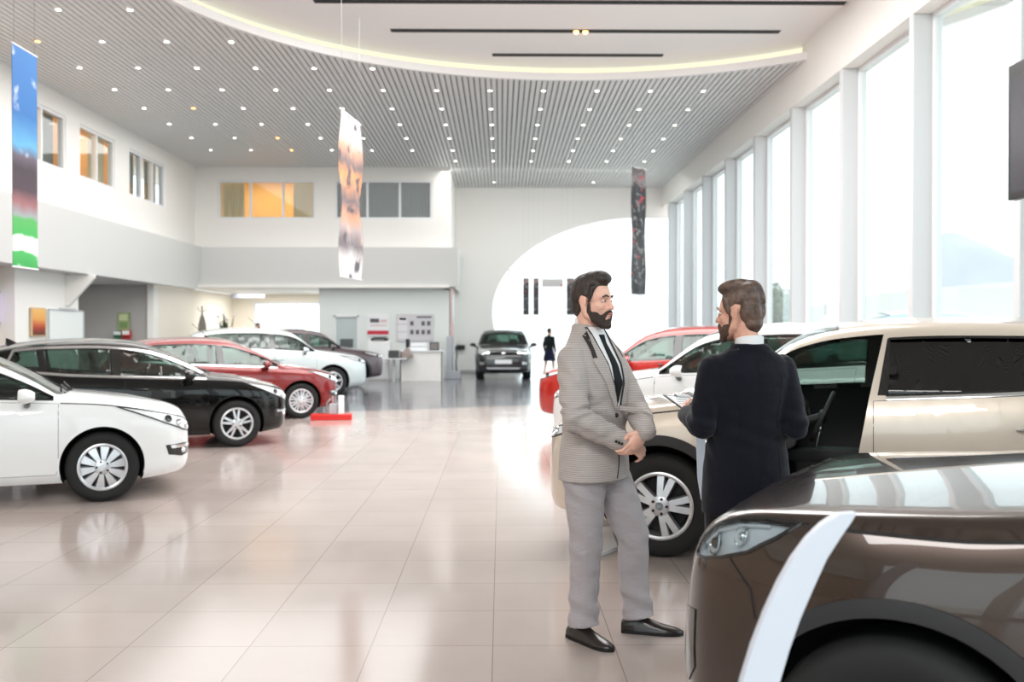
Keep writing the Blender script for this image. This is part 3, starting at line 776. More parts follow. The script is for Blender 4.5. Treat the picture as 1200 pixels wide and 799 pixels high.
# downlights on their grid
proto = None; NDL = 0
me_ring = me_lamp = None
for iy in range(12):
    for ix in range(13):
        y = 16.75+1.83*iy
        xx = -8.75+1.215*ix
        if iy > 8:
            if iy != 10 or ix not in (7, 10): continue
            y = 35.8
        if hypot(xx-CX, y-CY) < CR+.12 or xx > 5.0: continue
        p = V((xx, y, 0))
        # only those the frame shows
        px = 587+F_PX*xx/y; py = 389-F_PX*(ZC-CAMZ)/y
        if px < -10 or px > 1210 or py < -5: continue
        if xx < -2.6 and y > 30.5: continue
        r = empty('downlight', (xx, y, ZC-.004))
        tag(r, 'small round recessed downlight in the grey slatted ceiling', 'downlight', 'downlights in the slatted ceiling')
        if me_ring is None:
            b = MB(); b.lathe([(.045,.0),(.068,.0),(.066,-.012),(.05,-.014)], (0,0,0), 'z', 20, True)
            o1 = b.build('trim_ring', M['frame'], r, 40); me_ring = o1.data
            b = MB(); b.lathe([(0,-.010),(.047,-.010),(.047,.0),(0,.0)], (0,0,0), 'z', 16)
            o2 = b.build('lamp', M['lamp'], r); me_lamp = o2.data
            me_lampw = me_lamp.copy(); me_lampw.materials.clear(); me_lampw.materials.append(M['lampw'])
        else:
            obj('trim_ring', me_ring, None, r)
            warm = (ix, iy) in ((0,1),(1,4),(2,6),(2,7))
            obj('lamp', me_lampw if warm else me_lamp, None, r)
        NDL += 1

# ------------------------------------------------------------------ walls
def holed(axis, c0, c1, u0, u1, z0, z1, holes):
    """wall slab between c0..c1 (thickness), u0..u1 long, holes (ua,ub,za,zb)"""
    b = MB()
    def bx(a, d, e, f):
        if d-a < 1e-4 or f-e < 1e-4: return
        if axis == 'x': b.box(c0, c1, a, d, e, f)
        else: b.box(a, d, c0, c1, e, f)
    u = u0
    for ua, ub, za, zb in sorted(holes):
        bx(u, ua, z0, z1); bx(ua, ub, z0, za); bx(ua, ub, zb, z1); u = ub
    bx(u, u1, z0, z1); return b

WN = [0]
def window(axis, c, ua, ub, za, zb, panes, fm, depth=.10, t=.06, pane=None, sill=True):
    """window: frame with mullions and one pane"""
    WN[0] += 1; b = MB()
    def bx(a, d, e, f, dd=depth):
        if axis == 'x': b.box(c-dd/2, c+dd/2, a, d, e, f)
        else: b.box(a, d, c-dd/2, c+dd/2, e, f)
    bx(ua, ub, za, za+t); bx(ua, ub, zb-t, zb); bx(ua, ua+t, za+t, zb-t); bx(ub-t, ub, za+t, zb-t)
    for k in range(1, panes):
        u = ua+(ub-ua)*k/panes; bx(u-t/2, u+t/2, za+t, zb-t)
    fr = struct(b.build('window_%d' % WN[0], fm, None, bevel=.006, seg=1))
    p = MB()
    if axis == 'x': p.box(c-.005, c+.005, ua+t*.5, ub-t*.5, za+t*.5, zb-t*.5)
    else: p.box(ua+t*.5, ub-t*.5, c-.005, c+.005, za+t*.5, zb-t*.5)
    p.build('pane', pane or M['pane'], fr)
    return fr

# right wall: glass front between pillars
HZ = 6.3
b = MB(); b.box(6.15, 6.7, YB, YF, HZ, ZC+.6); b.box(6.15, 6.6, YB, YF, 0, .12)
struct(b.build('wall_right', M['white']))
py_ = [14.6+3.03*k for k in range(-7, 8)]
for k, y in enumerate(py_):
    b = MB(); b.box(6.15, 6.6, y-.075, y+.075, .12, HZ)
    struct(b.build('wall_right', M['pillar'], bevel=.01, seg=1))
for k in range(len(py_)-1):
    window('x', 6.5, py_[k]+.075, py_[k+1]-.075, .12, HZ, 1, M['frame'], .12, .06)

# left upper wall with office windows, ledge and lower walls
LW = [(17.6,19.9),(20.75,23.05),(23.8,25.95),(26.95,29.8)]
hol = [(a,b_,5.3,6.6) for a,b_ in LW]
struct(holed('x', -10.4, -10.2, YB, 32.9, 4.3, ZC+.1, hol).build('wall_left', M['white']))
for i, (a, b_) in enumerate(LW): window('x', -10.3, a, b_, 5.3, 6.6, (2,2,2,3)[i], M['frame'], .14, .07)
b = MB(); b.prism([(-9.85,4.35),(-10.02,2.96),(-10.3,2.96),(-10.3,4.35)], lambda a,z,d: V((a,d,z)), YB, 32.35)
struct(b.build('trim_3', M['white2']))
b = MB(); b.box(-13.2, -10.1, YB, 29.5, 2.98, 3.1); struct(b.build('ceiling', M['white2']))
b = MB(); b.box(-11.2, -11.0, YB, 21.4, 0, 2.98); struct(b.build('wall_left', M['beige']))
b = MB(); b.box(-13.2, -10.6, 21.4, 24.6, 0, 2.98); struct(b.build('wall_left', M['white']))
b = MB(); b.prism([(-10.6,2.95),(-10.6,2.18),(-10.52,2.18),(-9.9,2.87),(-9.9,2.95)], lambda a,z,d: V((a,d,z)), 23.86, 23.98)
struct(b.build('trim_4', M['white'], bevel=.01, seg=1))
b = MB(); b.box(-13.2, -10.5, 29.5, 29.7, 0, 3.0); struct(b.build('wall_left', M['greyw']))
b = MB(); b.box(-10.62, -10.42, 29.4, 29.8, 0, 3.0); struct(b.build('trim_5', M['white'], bevel=.01, seg=1))
b = MB(); b.box(-13.3, -13.1, 24.6, 29.5, 0, 3.0); struct(b.build('wall_left', M['greyw']))
b = MB(); b.box(-10.6, -10.42, 29.8, 38, 0, 3.0); struct(b.build('wall_left', M['cream']))

# back block: upper wall with two rows of windows, ledge, lower wall with the door
BW = [(-9.45,-6.2),(-5.55,-2.3)]
struct(holed('y', 32.7, 32.9, -10.4, -1.72, 4.3, ZC+.1, [(a,c,5.32,6.62) for a,c in BW]).build('wall_back', M['white']))
for a, c in BW: window('y', 32.8, a, c, 5.32, 6.62, 3, M['frame'], .14, .07)
b = MB(); b.box(-1.9, -1.72, 32.9, YF, 2.96, ZC+.1); struct(b.build('wall_back', M['white']))
b = MB(); b.prism([(32.3,4.35),(32.48,3.06),(32.8,3.06),(32.8,4.35)], lambda a,z,d: V((d,a,z)), -10.2, -1.42)
b.prism([(-1.42,4.35),(-1.56,3.06),(-1.8,3.06),(-1.8,4.35)], lambda a,z,d: V((a,d,z)), 32.8, YF)
struct(b.build('trim_6', M['white2']))
b = MB(); b.box(-10.5, -1.72, 32.4, 38.2, 3.02, 3.12); struct(b.build('ceiling', M['white']))
DX0, DX1 = -5.62, -4.78
struct(holed('y', 32.9, 33.1, -6.12, -1.74, 0, 3.03, [(DX0, DX1, 0, 2.12)]).build('wall_back', M['cool']))
b = MB(); b.box(-1.92, -1.74, 33.1, YF, 0, 3.03); b.box(-6.12,-5.95,33.1,38,0,3.03); struct(b.build('wall_back', M['cool']))
# back room: cream wall and a big window
struct(holed('y', 38, 38.15, -10.5, -6.0, 0, 3.03, [(-9.62,-6.3,.1,2.72)]).build('wall_back', M['cream']))
window('y', 38.08, -9.62, -6.3, .1, 2.72, 2, M['frame'], .1, .09)
# door
dr = MB(); dr.box(DX0, DX0+.07, 32.87, 33.0, 0, 2.12); dr.box(DX1-.07, DX1, 32.87, 33.0, 0, 2.12); dr.box(DX0, DX1, 32.87, 33.0, 2.05, 2.12)
d1 = struct(dr.build('door_1', M['frame'], bevel=.008, seg=1))
MB().box(DX0+.07, DX1-.07, 32.94, 32.99, .01, 2.05).build('door_leaf', M['door'], d1)
MB().box(DX0+.2, DX1-.2, 32.925, 32.945, 1.0, 1.32).build('vent_grille', mat('dark_vent', (90,95,98), .5), d1)
h = MB(); h.tube([(DX1-.15,32.90,1.02),(DX1-.27,32.90,1.02)], .012, 8); h.tube([(DX1-.15,32.94,1.02),(DX1-.15,32.90,1.02)], .01, 8)
h.build('door_handle', M['silver'], d1, 60)

# far wall with the big elliptical opening
EX, EZ, EA, EB = 5.5, 2.3, 5.82, 3.66
arc = []
for i in range(61):
    t = pi - (pi/2)*i/60
    arc.append((EX+EA*cos(t), EZ+EB*sin(t)))
low = [(EX+EA*cos(t), EZ+EB*sin(t)) for t in [pi+.62-.62*i/12 for i in range(12)]]
low = [p for p in low if p[1] > .0]
outl = low+arc
b = MB()
A = [(low[0][0], 0)]+outl
tz = A[-1][1]
for y in (37.3, 37.75):
    for (x0, z0), (x1, z1) in zip(A[:-1], A[1:]):
        if z1 > z0: b.add([(-1.75,y,z0),(x0,y,z0),(x1,y,z1),(-1.75,y,z1)], [(0,1,2,3)])
    b.add([(-1.75,y,tz),(6.7,y,tz),(6.7,y,ZC+.1),(-1.75,y,ZC+.1)], [(0,1,2,3)])
for (x0, z0), (x1, z1) in zip(A[:-1], A[1:]): b.add([(x0,37.3,z0),(x0,37.75,z0),(x1,37.75,z1),(x1,37.3,z1)], [(0,1,2,3)])
struct(b.build('wall_far', M['white']))
# glazing behind the opening
b = MB()
for xm in (.32, 3.42): b.box(xm-.018, xm+.018, 37.8, 37.88, 0, 6.3)
wf = struct(b.build('window_90', M['frameg']))
MB().box(-.5, 6.6, 37.835, 37.845, 0, 6.3).build('pane', M['pane'], wf)
# wall behind the viewer
struct(holed('y', YB-.2, YB, -13.2, 6.7, 0, ZC+.1, [(-9+3.05*k, -6.2+3.05*k, .15, 6.3) for k in range(5)]).build('wall_rear', M['white']))
for k in range(5): window('y', YB-.1, -9+3.05*k, -6.2+3.05*k, .15, 6.3, 1, M['frame'], .12, .07)
# far skirting
b = MB(); b.box(-1.74, -.1, 37.26, 37.3, 0, .1); struct(b.build('baseboard_far', M['greyw']))

# offices behind the upper windows
b = MB(); b.box(-13.1,-13,16,32.7,4.3,7.1); b.box(-13,-10.4,15.9,16,4.3,7.1); b.box(-13.1,-10.4,16,32.7,4.25,4.3)
for y in (23.4, 26.5): b.box(-13,-10.4,y-.05,y+.05,4.3,7.1)
struct(b.build('wall_office', M['tan']))
b = MB(); b.box(-10.4,-1.9,35.6,35.7,4.3,7.1); b.box(-5.95,-5.85,32.9,35.6,4.3,7.1); b.box(-10.4,-1.9,32.9,35.6,4.25,4.3)
struct(b.build('wall_office', M['tan']))
b = MB(); b.box(-13.1,-10.2,16,38,7.14,7.3); b.box(-10.4,-1.72,32.7,38,7.14,7.3); struct(b.build('ceiling', M['white']))
def blind(name, axis, c, a, d, z0, z1, m, label, step=.1):
    b = MB(); u = a
    while u < d-.02:
        if axis == 'x': b.box(c-.02, c+.02, u, min(u+step*.86, d), z0, z1)
        else: b.box(u, min(u+step*.86, d), c-.02, c+.02, z0, z1)
        u += step
    o = b.build(name, m); return tag(o, label, 'blind', 'vertical blinds in the upper windows')
blind('vertical_blind','y',33.05,-9.4,-8.65,5.3,6.6,M['blindw'],'cream vertical blind drawn to the left end of the orange office window')
blind('vertical_blind','y',33.05,-7.0,-6.25,5.3,6.6,M['blindw'],'cream vertical blind at the right end of the orange office window')
blind('vertical_blind','y',33.05,-5.5,-2.35,5.3,6.6,mat('blind_dark',(98,98,100),.7),'grey vertical blind closed across the back right upper window')
blind('vertical_blind','x',-10.5,24.95,25.9,5.3,6.6,M['blindw'],'cream vertical blind in the third upper window of the left wall')
blind('vertical_blind','x',-10.5,22.5,23.0,5.3,6.6,M['blind'],'grey vertical blind at the right edge of the second upper left window')
blind('vertical_blind','x',-10.5,27.0,28.0,5.3,6.6,M['blind'],'grey vertical blind at the left pane of the last upper left window')
blind('vertical_blind','x',-10.5,28.9,29.75,5.3,6.6,M['blind'],'grey vertical blind at the right pane of the last upper left window')

# ------------------------------------------------------------------ outside
M['ground'] = mat('outside_paving', (226,220,212), .8)
b = MB(); b.add([(-400,-200,-.15),(1600,-200,-.15),(1600,1600,-.15),(-400,1600,-.15)], [(0,1,2,3)])
struct(b.build('ground_outside', M['ground']))
M['hill'] = vary(mat('hill_far', (172,175,186), .9), (180,181,187), .02)  # distance haze is put into this pale bluish colour
def hills(pts, y0, depth, base=-.2):
    """a ridge given by (x,z) along its crest"""
    b = MB(); f = pchip(pts); xs = [pts[0][0]+(pts[-1][0]-pts[0][0])*i/60 for i in range(61)]
    rows = []
    for x in xs:
        z = f(x)+random.uniform(-.5,.5)
        rows.append([(x,y0-depth,base),(x,y0-depth*.55,base+(z-base)*.45),(x,y0-depth*.2,base+(z-base)*.85),(x,y0,z),(x,y0+depth*.5,base)])
    b.loft(rows, close_u=False, caps=False); return b
struct(hills([(338,20),(350,72),(368,84),(395,76),(425,64),(440,67),(470,72),(520,74),(620,60),(700,20)], 800, 160).build('hills', M['hill'], smooth=80))
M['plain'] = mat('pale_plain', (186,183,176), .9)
struct(hills([(150,10),(220,24),(300,30),(420,31),(560,28),(700,10)], 560, 150).build('hills', M['plain'], smooth=80))
struct(hills([(500,10),(560,52),(640,70),(720,52),(900,30),(1100,10)], 950, 160).build('hills', M['hill'], smooth=80))

# ------------------------------------------------------------------ light
w = bpy.data.worlds.new('sky'); SC.world = w; w.use_nodes = True
bg = w.node_tree.nodes['Background']; bg.inputs['Color'].default_value = (.93,.965,1,1); bg.inputs['Strength'].default_value = 1.7
def area(name, loc, rot, sx, sy, power, col=(1,1,1)):
    l = bpy.data.lights.new(name, 'AREA'); l.shape = 'RECTANGLE'; l.size = sx; l.size_y = sy; l.energy = power; l.color = col
    o = bpy.data.objects.new(name, l); COL.objects.link(o); o.location = loc; o.rotation_euler = rot; return o
WARM = (1,.86,.66); NEUT = (1,.985,.97)
area('office_lamp', (-11.6,21,7.0), (0,0,0), 1.2, 6, 70, WARM)
area('office_lamp', (-11.6,25,7.0), (0,0,0), 1.2, 2, 35, WARM)
area('office_lamp', (-11.6,29,7.0), (0,0,0), 1.2, 3, 30, (1,.9,.75))
area('office_lamp', (-8,34.3,7.0), (0,0,0), 3, 1.2, 60, WARM)
area('back_room_lamp', (-8.2,35.5,2.95), (0,0,0), 3, 3, 110, (1,.97,.92))
area('passage_lamp', (-11.6,26.5,2.95), (0,0,0), 1.2, 2, 30, (1,.97,.92))
area('recess_fill', (CX-1,CY,ZC+.3), (0,0,0), 7, 9, 800, NEUT)  # unseen area light added below the recess as fill for hall and foreground
area('camera_side_fill', (-2.5,-3.0,6.9), (radians(48),0,radians(-8)), 6, 2.5, 420, NEUT)  # added fill behind the camera, tilted onto the foreground; no fixture stands here
area('far_wall_fill', (1.5,33,ZC-.05), (radians(14),0,0), 7, 4, 230, NEUT)  # unseen light added to lift the dim far wall
area('hall_fill', (-5.5,22,ZC-.05), (0,0,0), 7, 16, 560, NEUT)  # invisible rectangle under the slats, added to brighten the interior
SC.view_settings.view_transform = 'Standard'; SC.view_settings.look = 'None'
SC.view_settings.gamma = 1; SC.view_settings.use_curve_mapping = False; SC.view_settings.exposure = .68
cy = SC.cycles
cy.use_denoising = True; cy.max_bounces = 10; cy.diffuse_bounces = 5; cy.glossy_bounces = 4; cy.transmission_bounces = 6; cy.transparent_max_bounces = 14
cy.sample_clamp_indirect = 6; cy.caustics_reflective = False; cy.caustics_refractive = False
# ------------------------------------------------------------------ cars
def paint(name, col, rough=.25, metal=.0, coat=1.):
    return mat(name, col, rough, metal, coat)
M['tyre'] = mat('tyre_rubber', (26,26,27), .75)
M['rim'] = mat('alloy', (214,216,220), .3, .75)
M['rimw'] = mat('hubcap_silver', (222,224,228), .35, .3)
M['brake'] = mat('brake_dark', (38,38,40), .6, .3)
M['chrome'] = mat('chrome', (225,226,228), .08, 1.)
M['trimblk'] = mat('gloss_black', (14,14,15), .12, 0, .6)
M['clad'] = mat('cladding_grey', (38,38,40), .55)
M['well'] = mat('wheel_well', (10,10,10), .9)
M['inter'] = mat('interior_dark', (50,49,50), .6)
M['interg'] = mat('interior_grey', (120,116,112), .7)
M['seam'] = mat('panel_gap', (20,19,19), .7)
M['carglass'] = glass('car_glass', (205,222,216), .85, .01, 1.6)
M['carglassd'] = glass('car_glass_dark', (90,96,98), .16, .01, 1.6)
M['lens'] = glass('lamp_lens', (240,244,246), .95, .01, 1.5)
M['lamp_in'] = mat('lamp_reflector', (232,234,236), .35, .0)
M['lamp_bulb'] = mat('lamp_bowl', (235,238,240), .1, 1.)
M['mirror'] = mat('mirror_glass', (235,240,242), .02, 1.)
M['orange'] = mat('indicator_orange', (225,120,40), .3)
M['plate'] = mat('number_plate', (236,238,240), .4)

LOWSEC = [(0,.90),(.07,.955),(.28,.985),(.52,1.0),(.78,.992),(.91,.972),(1,.94)]
lowf = pchip(LOWSEC)

class Car:
    def __init__(self, name, S, loc, heading, P, label, glassm=None, inner='inter'):
        """S spec; car space: +x forward from the front axle, +y left"""
        self.S = S; self.P = P
        self.root = empty(name, (loc[0], loc[1], 0), heading)
        tag(self.root, label, 'car')
        self.top = pchip(S['top']); self.belt = pchip(S['belt']); self.plan = pchip(S['plan']); self.bot = pchip(S['bot'])
        self.glass = glassm or M['carglass']; self.inner = M[inner]
        self.kt = S.get('tumble', .42)
        self.body()
    def sec(self, x, nl=13, nu=6):
        """half section from bottom centre to roof centre: list of (y,z)"""
        W = self.plan(x); zs = self.belt(x); zt = max(self.top(x), zs+.012); zb = self.bot(x)
        pts = [(0, zb), (W*.55, zb), (W*.82, zb)]
        for i in range(nl):
            s = i/(nl-1); s = s+.0
            pts.append((W*lowf(s), zb+(zs-zb)*(.02+.98*s)))
        y0, z0 = pts[-1]; H = zt-zs; cr = min(.5*H, self.S.get('crown', .07)); z1 = zt-cr
        y1 = y0-self.kt*(z1-z0)-.02
        y1 = max(y1, .3*W)
        # straight glass, round roof edge, crown
        a = .80
        A1 = (y0+(y1-y0)*a, z0+(z1-z0)*a)
        yb = y1*.84; B1 = (yb, z1+cr*(1-(yb/y1)**2))
        for i in range(1, 4): pts.append((y0+(A1[0]-y0)*i/3, z0+(A1[1]-z0)*i/3))
        for i in range(1, 5):
            t = i/4
            pts.append(((1-t)**2*A1[0]+2*t*(1-t)*y1+t*t*B1[0], (1-t)**2*A1[1]+2*t*(1-t)*(z1+cr*.12)+t*t*B1[1]))
        for i in range(1, nu+1):
            y = yb*(1-i/nu); pts.append((y, z1+cr*(1-(y/y1)**2)))
        return pts
    def z1(self, x):
        zs = self.belt(x); zt = max(self.top(x), zs+.012); H = zt-zs
        return zt-min(.5*H, self.S.get('crown', .07))
    def stations(self, x0, x1, d=.05, fine=.011, endl=.17):
        xs = []; x = x0
        while x < x1-1e-6:
            xs.append(x); e = min(x-x0, x1-x)
            x += fine*(.35 if e < .03 else 1) if e < endl else d
        xs.append(x1); return xs
    def ring(self, pts): return [(p[0], p[1]) for p in pts]+[(-p[0], p[1]) for p in reversed(pts[1:-1])]
    def grid(self, xs, f):
        rings = [[V((x, y, z)) for y, z in self.ring(f(x))] for x in xs]
        mb = MB(); mb.loft(rings); return mb
    def inset(self, x):
        out = []
        for y, z in self.sec(x):
            zz = z-.05 if z > self.belt(x)+.01 else z
            zz = max(zz, .36+.002*len(out)*(zz < .36)); out.append((y-.06*min(1, y/.3), zz))
        return out
    def body(self):
        S = self.S; xf, xr = S['fo'], -S['wb']-S['ro']
        self.xf, self.xr = xf, xr
        mb = self.grid(self.stations(xr, xf, S.get('d', .05), S.get('fine', .011), S.get('endl', .17)), self.sec)
        b = mb.bm(); bmesh.ops.recalc_face_normals(b, faces=b.faces)
        self.bvh = BVHTree.FromBMesh(b)
        me = bpy.data.meshes.new('tmp'); b.to_mesh(me); b.free(); me.materials.append(self.P)
        o = bpy.data.objects.new('tmp', me); WORK.collection.objects.link(o)
        # cutters
        self.windows()
        cuts = []
        cab = self.grid([x for x in self.stations(S['cab'][1], S['cab'][0], .06, .06)], self.inset); cuts.append((cab, self.inner))
        for poly, y0, y1 in (S['door_holes'](self) if 'door_holes' in S else []):
            w = MB(); w.prism(poly, lambda a, z, d: V((a, d, z)), y0, y1); cuts.append((w, self.P))
        R = S['R']; Ra = S['Ra']
        for ax, ra in ((0, Ra), (-S['wb'], S.get('Rar', Ra))):
            for s in (-1, 1):
                c = MB(); yo = s*(S['hw']+.25); yi = s*(S['hw']-.36)
                c.lathe([(0, yi), (ra, yi), (ra, yo), (0, yo)], (ax, 0, S.get('zarch', R+.01)), 'y', 56)
                cuts.append((c, M['well']))
        if S.get('hlpocket'):
            an = radians(S.get('hlang', 45)); poly = [(x*cos(an)-self.plan(x)*.97*sin(an), z) for x, z in S['hl']]
            for s in (-1, 1):
                fr, D = self.fc(s, S.get('hlang', 45)); tip, n = cast(self.bvh, fr(*poly[0]), D)
                dep = (tip-fr(*poly[0])).dot(D)+.045
                cuts.append((MB().prism(poly, lambda a, z, d: fr(a, z)+D*d, .6, dep), M['lamp_in']))
        for poly in self.sidepolys:
            for y0, y1 in ((-1.3, -.35), (.35, 1.3)):
                w = MB(); w.prism(clean(poly), lambda a, z, d: V((a, d, z)), y0, y1); cuts.append((w, M['trimblk']))
        w = MB(); w.prism(clean(self.wspoly), lambda a, y, d: V((a, y, d)), self.belt(S['ws'][0])-.02, S['H']+.2); cuts.append((w, M['trimblk']))
        w = MB(); w.prism(self.rwpoly, lambda y, z, d: V((d, y, z)), xr-.2, S['cab'][1]+.25); cuts.append((w, M['trimblk']))
        tmp = []
        for mbx, m in cuts:
            bb = mbx.bm(); bmesh.ops.remove_doubles(bb, verts=bb.verts, dist=1e-5); bmesh.ops.recalc_face_normals(bb, faces=bb.faces)
            mm = bpy.data.meshes.new('cut'); bb.to_mesh(mm); bb.free(); mm.materials.append(m)
            co = bpy.data.objects.new('cut', mm); WORK.collection.objects.link(co); tmp.append(co)
            md = o.modifiers.new('b', 'BOOLEAN'); md.operation = 'DIFFERENCE'; md.object = co; md.solver = 'EXACT'; md.material_mode = 'TRANSFER'
        me2 = evaluated(o); me2.name = 'body'
        for co in tmp:
            d = co.data; bpy.data.objects.remove(co); bpy.data.meshes.remove(d)
        ii = [m.name for m in me2.materials].index(self.inner.name) if self.inner.name in [m.name for m in me2.materials] else -1
        me2.materials.append(M['interg']); ig = len(me2.materials)-1
        for f in me2.polygons:
            if f.material_index == ii and f.center.z > self.belt(f.center.x)+.02: f.material_index = ig
        self.bodyo = obj('body', me2, [], self.root, 32)
        self.extras()
    # frames
    def fs(self, s): return (lambda a, z: V((a, s*1.6, z)), V((0, -s, 0)))
    def ff(self): return (lambda y, z: V((self.xf+1, y, z)), V((-1, 0, 0)))
    def fr_(self): return (lambda y, z: V((self.xr-1, y, z)), V((1, 0, 0)))
    def ft(self): return (lambda a, y: V((a, y, 2.4)), V((0, 0, -1)))
    def fc(self, s, ang):
        """frame looking at the front corner from ang degrees off the side"""
        d = V((-sin(radians(ang)), -s*cos(radians(ang)), 0)); u = V((cos(radians(ang)), -s*sin(radians(ang)), 0))
        return (lambda a, z: V((0,0,0))+u*a-d*2.2+V((0,0,z)), d)
    def windows(self):
        S = self.S; tip, rear = S['glx']          # side glass front tip / rear end
        def bot(x): return self.belt(x)+S.get('gb', .03)
        def top(x): zs = self.belt(x); return zs+(self.z1(x)-zs)*.86-.012
        x = tip
        while top(x)-bot(x) < .02 and x > rear: x -= .01
        tip = x
        B = S['bp']; Cp = S.get('cp', None)
        lean = S.get('lean', .0)
        def span(xa, xb, la=0., lb=0.):
            """glass between xa (front) and xb (rear); la/lb lean of the two ends"""
            n = 14; xs = [xa+(xb-xa)*i/n for i in range(n+1)]
            lo = [(x, bot(x)) for x in xs]
            xt = [xa-la+(xb-lb-(xa-la))*i/n for i in range(n+1)]
            hi = [(x, max(top(x), bot(x)+.004)) for x in xt]
            return lo+hi[::-1]
        g = S.get('pw', .05)
        P = [span(tip, B+g, 0, .02)]
        if Cp: P += [span(B-g, Cp+.03, .02, S.get('cl', .05)), span(Cp-.03, rear, S.get('cl', .05), S.get('rl', -.12))]
        else: P += [span(B-g, rear, .02, S.get('rl', -.12))]
        self.sidepolys = P
        wa, wb_ = S['ws']; n = 8; a = []; bk = []
        for i in range(n+1):
            t = i/n; x = wa+(wb_-wa)*t
            zs = self.belt(x); y0 = self.plan(x)*.94; y1 = y0-self.kt*(self.z1(x)-zs)-.02
            a.append((x, y1*.93-.015)); bk.append((x, -y1*.93+.015))
        cx = S.get('wsc', .10)                   # glass base bows forward in the middle
        mid = [(wa+cx*(1-(k/6)**2), -a[0][1]*k/6) for k in range(-5, 6)]
        self.wspoly = a[::-1]+mid+bk
        ra, rz0, rz1, rw = S['rw']; self.rwpoly = [(-rw,rz0),(rw,rz0),(rw*.86,rz1),(-rw*.86,rz1)]
    def part(self, name, mb, m, parent=None, smooth=50):
        return mb.build(name, m, parent or self.root, smooth)
    def extras(self):
        S = self.S
        names = ['front_side_window','rear_side_window','quarter_window']
        self.win = {}
        for s in (-1, 1):
            fr, D = self.fs(s)
            for i, poly in enumerate(self.sidepolys):
                if S.get('open_door') == s and i == 0: continue
                gm = S.get('rear_glass', self.glass) if i > 0 else self.glass
                self.part(names[i], patch(self.bvh, grow(poly, .012), fr, D, -.010, .004, .07, 2), gm, None, 180)
                if S.get('winrim', True):
                    self.part('window_seal', strip(self.bvh, poly, fr, D, .016, .002, .006, .05, True), M['trimblk'])
            for q0, q1 in zip(self.sidepolys[:-1], self.sidepolys[1:]):
                if S.get('open_door') == s and q0 is self.sidepolys[0]:
                    n = len(q1)//2; pl = [(q1[0][0]+.055, q1[0][1]), (q1[-1][0]+.012, q1[-1][1]), q1[-1], q1[0]]
                else:
                    n = len(q0)//2; pl = [q0[n-1], q1[0], q1[-1], q0[n]]
                self.part('pillar_trim', patch(self.bvh, pl, fr, D, .003, .006, .06), M['trimblk'])
            if S.get('chrome'):
                L = S['chrome'](self)
                if S.get('open_door') == s: L = (L[0][len(L[0])//2:], False)
                self.part('chrome_trim', strip(self.bvh, L[0], fr, D, S.get('chw', .022), .010, .014, .05, L[1]), M['chrome'])
            # door panels and their handles
            for j, poly in enumerate(S['doors'](self)):
                if S.get('open_door') == s and j == 0: continue
                d = self.part('door', patch(self.bvh, poly, fr, D, .0025, .010, .06), self.P)
                self.part('door_gap', strip(self.bvh, poly, fr, D, .008, .0012, .006, .06, True), M['seam'], d)
                hx, hz = S['handles'][j]
                self.handle(d, s, hx, hz)
            if S.get('fuelflap'): pass
            self.arch(s)
            if S.get('sill', True):
                L = [(-Sx, self.bot(-Sx)+.07) for Sx in [S['Ra']+.02+(S['wb']-2*S['Ra']-.04)*i/10 for i in range(11)]]
                self.part('sill_trim', strip(self.bvh, L, fr, D, .13 if S.get('suv') else .05, .008, .02, .1), M['clad'])
            if not (S.get('open_door') == s): self.mirror(s)
            self.headlight(s)
        fr, D = self.ft()
        ws = grow(self.wspoly, .014)
        self.part('windscreen', patch(self.bvh, ws, fr, D, -.010, .004, .08), self.glass)
        self.part('windscreen_seal', strip(self.bvh, self.wspoly, fr, D, .022, .002, .008, .05, True), M['trimblk'])
        fr, D = self.fr_()
        self.part('rear_window', patch(self.bvh, grow(self.rwpoly, .01), fr, D, -.01, .004, .1), S.get('rear_glass', self.glass))
        # bonnet: the body's own faces above the wing line
        x0, x1 = S.get('bonnet', (self.xf*.86, S['ws'][0]+.03))
        bm_ = bmesh.new(); bm_.from_mesh(self.bodyo.data); bm_.faces.ensure_lookup_table()
        def isb(f):
            c = f.calc_center_median(); return x1 < c.x < x0 and c.z > self.belt(c.x)+.002 and f.material_index == 0 and c.z > self.belt(x0)-.1
        sel = [f for f in bm_.faces if isb(f)]
        b2 = bm_.copy(); b2.faces.ensure_lookup_table(); ids = {f.index for f in sel}
        bmesh.ops.delete(bm_, geom=sel, context='FACES'); bm_.to_mesh(self.bodyo.data); bm_.free()
        bmesh.ops.delete(b2, geom=[f for f in b2.faces if f.index not in ids], context='FACES')
        h = fin(b2, 'bonnet', self.P, self.root, 40, recalc=False)
        for s in (-1, 1):
            fr, D = self.fs(s); n = 14; xa = x0-.01; L = [(xa+(x1-xa)*i/n, self.belt(xa+(x1-xa)*i/n)) for i in range(n+1)]
            self.part('bonnet_gap', strip(self.bvh, L, fr, D, .009, .0015, .006, .04), M['seam'], h)
        # front: grille, lower intake, plate
        fr, D = self.ff()
        for name, poly, mk, off in S['front']:
            self.part(name, patch(self.bvh, poly, fr, D, off, .02, .06), M[mk])
        # wipers
        for yy in (-.45, .15):
            x0 = S['ws'][0]+.06
            w = MB(); w.tube([(x0+.02, yy, self.top(x0)+.0), (x0-.03, yy+.25, self.top(x0-.03)+.012), (x0-.05, yy+.55, self.top(x0-.05)+.004)], .009, 6)
            self.part('wiper', w, M['black'])
        # wheels
        for ax in (0, -S['wb']):
            for s in (-1, 1): self.wheel(ax, s)
        self.cabin()
        if S.get('open_door'): self.opened(S['open_door'])
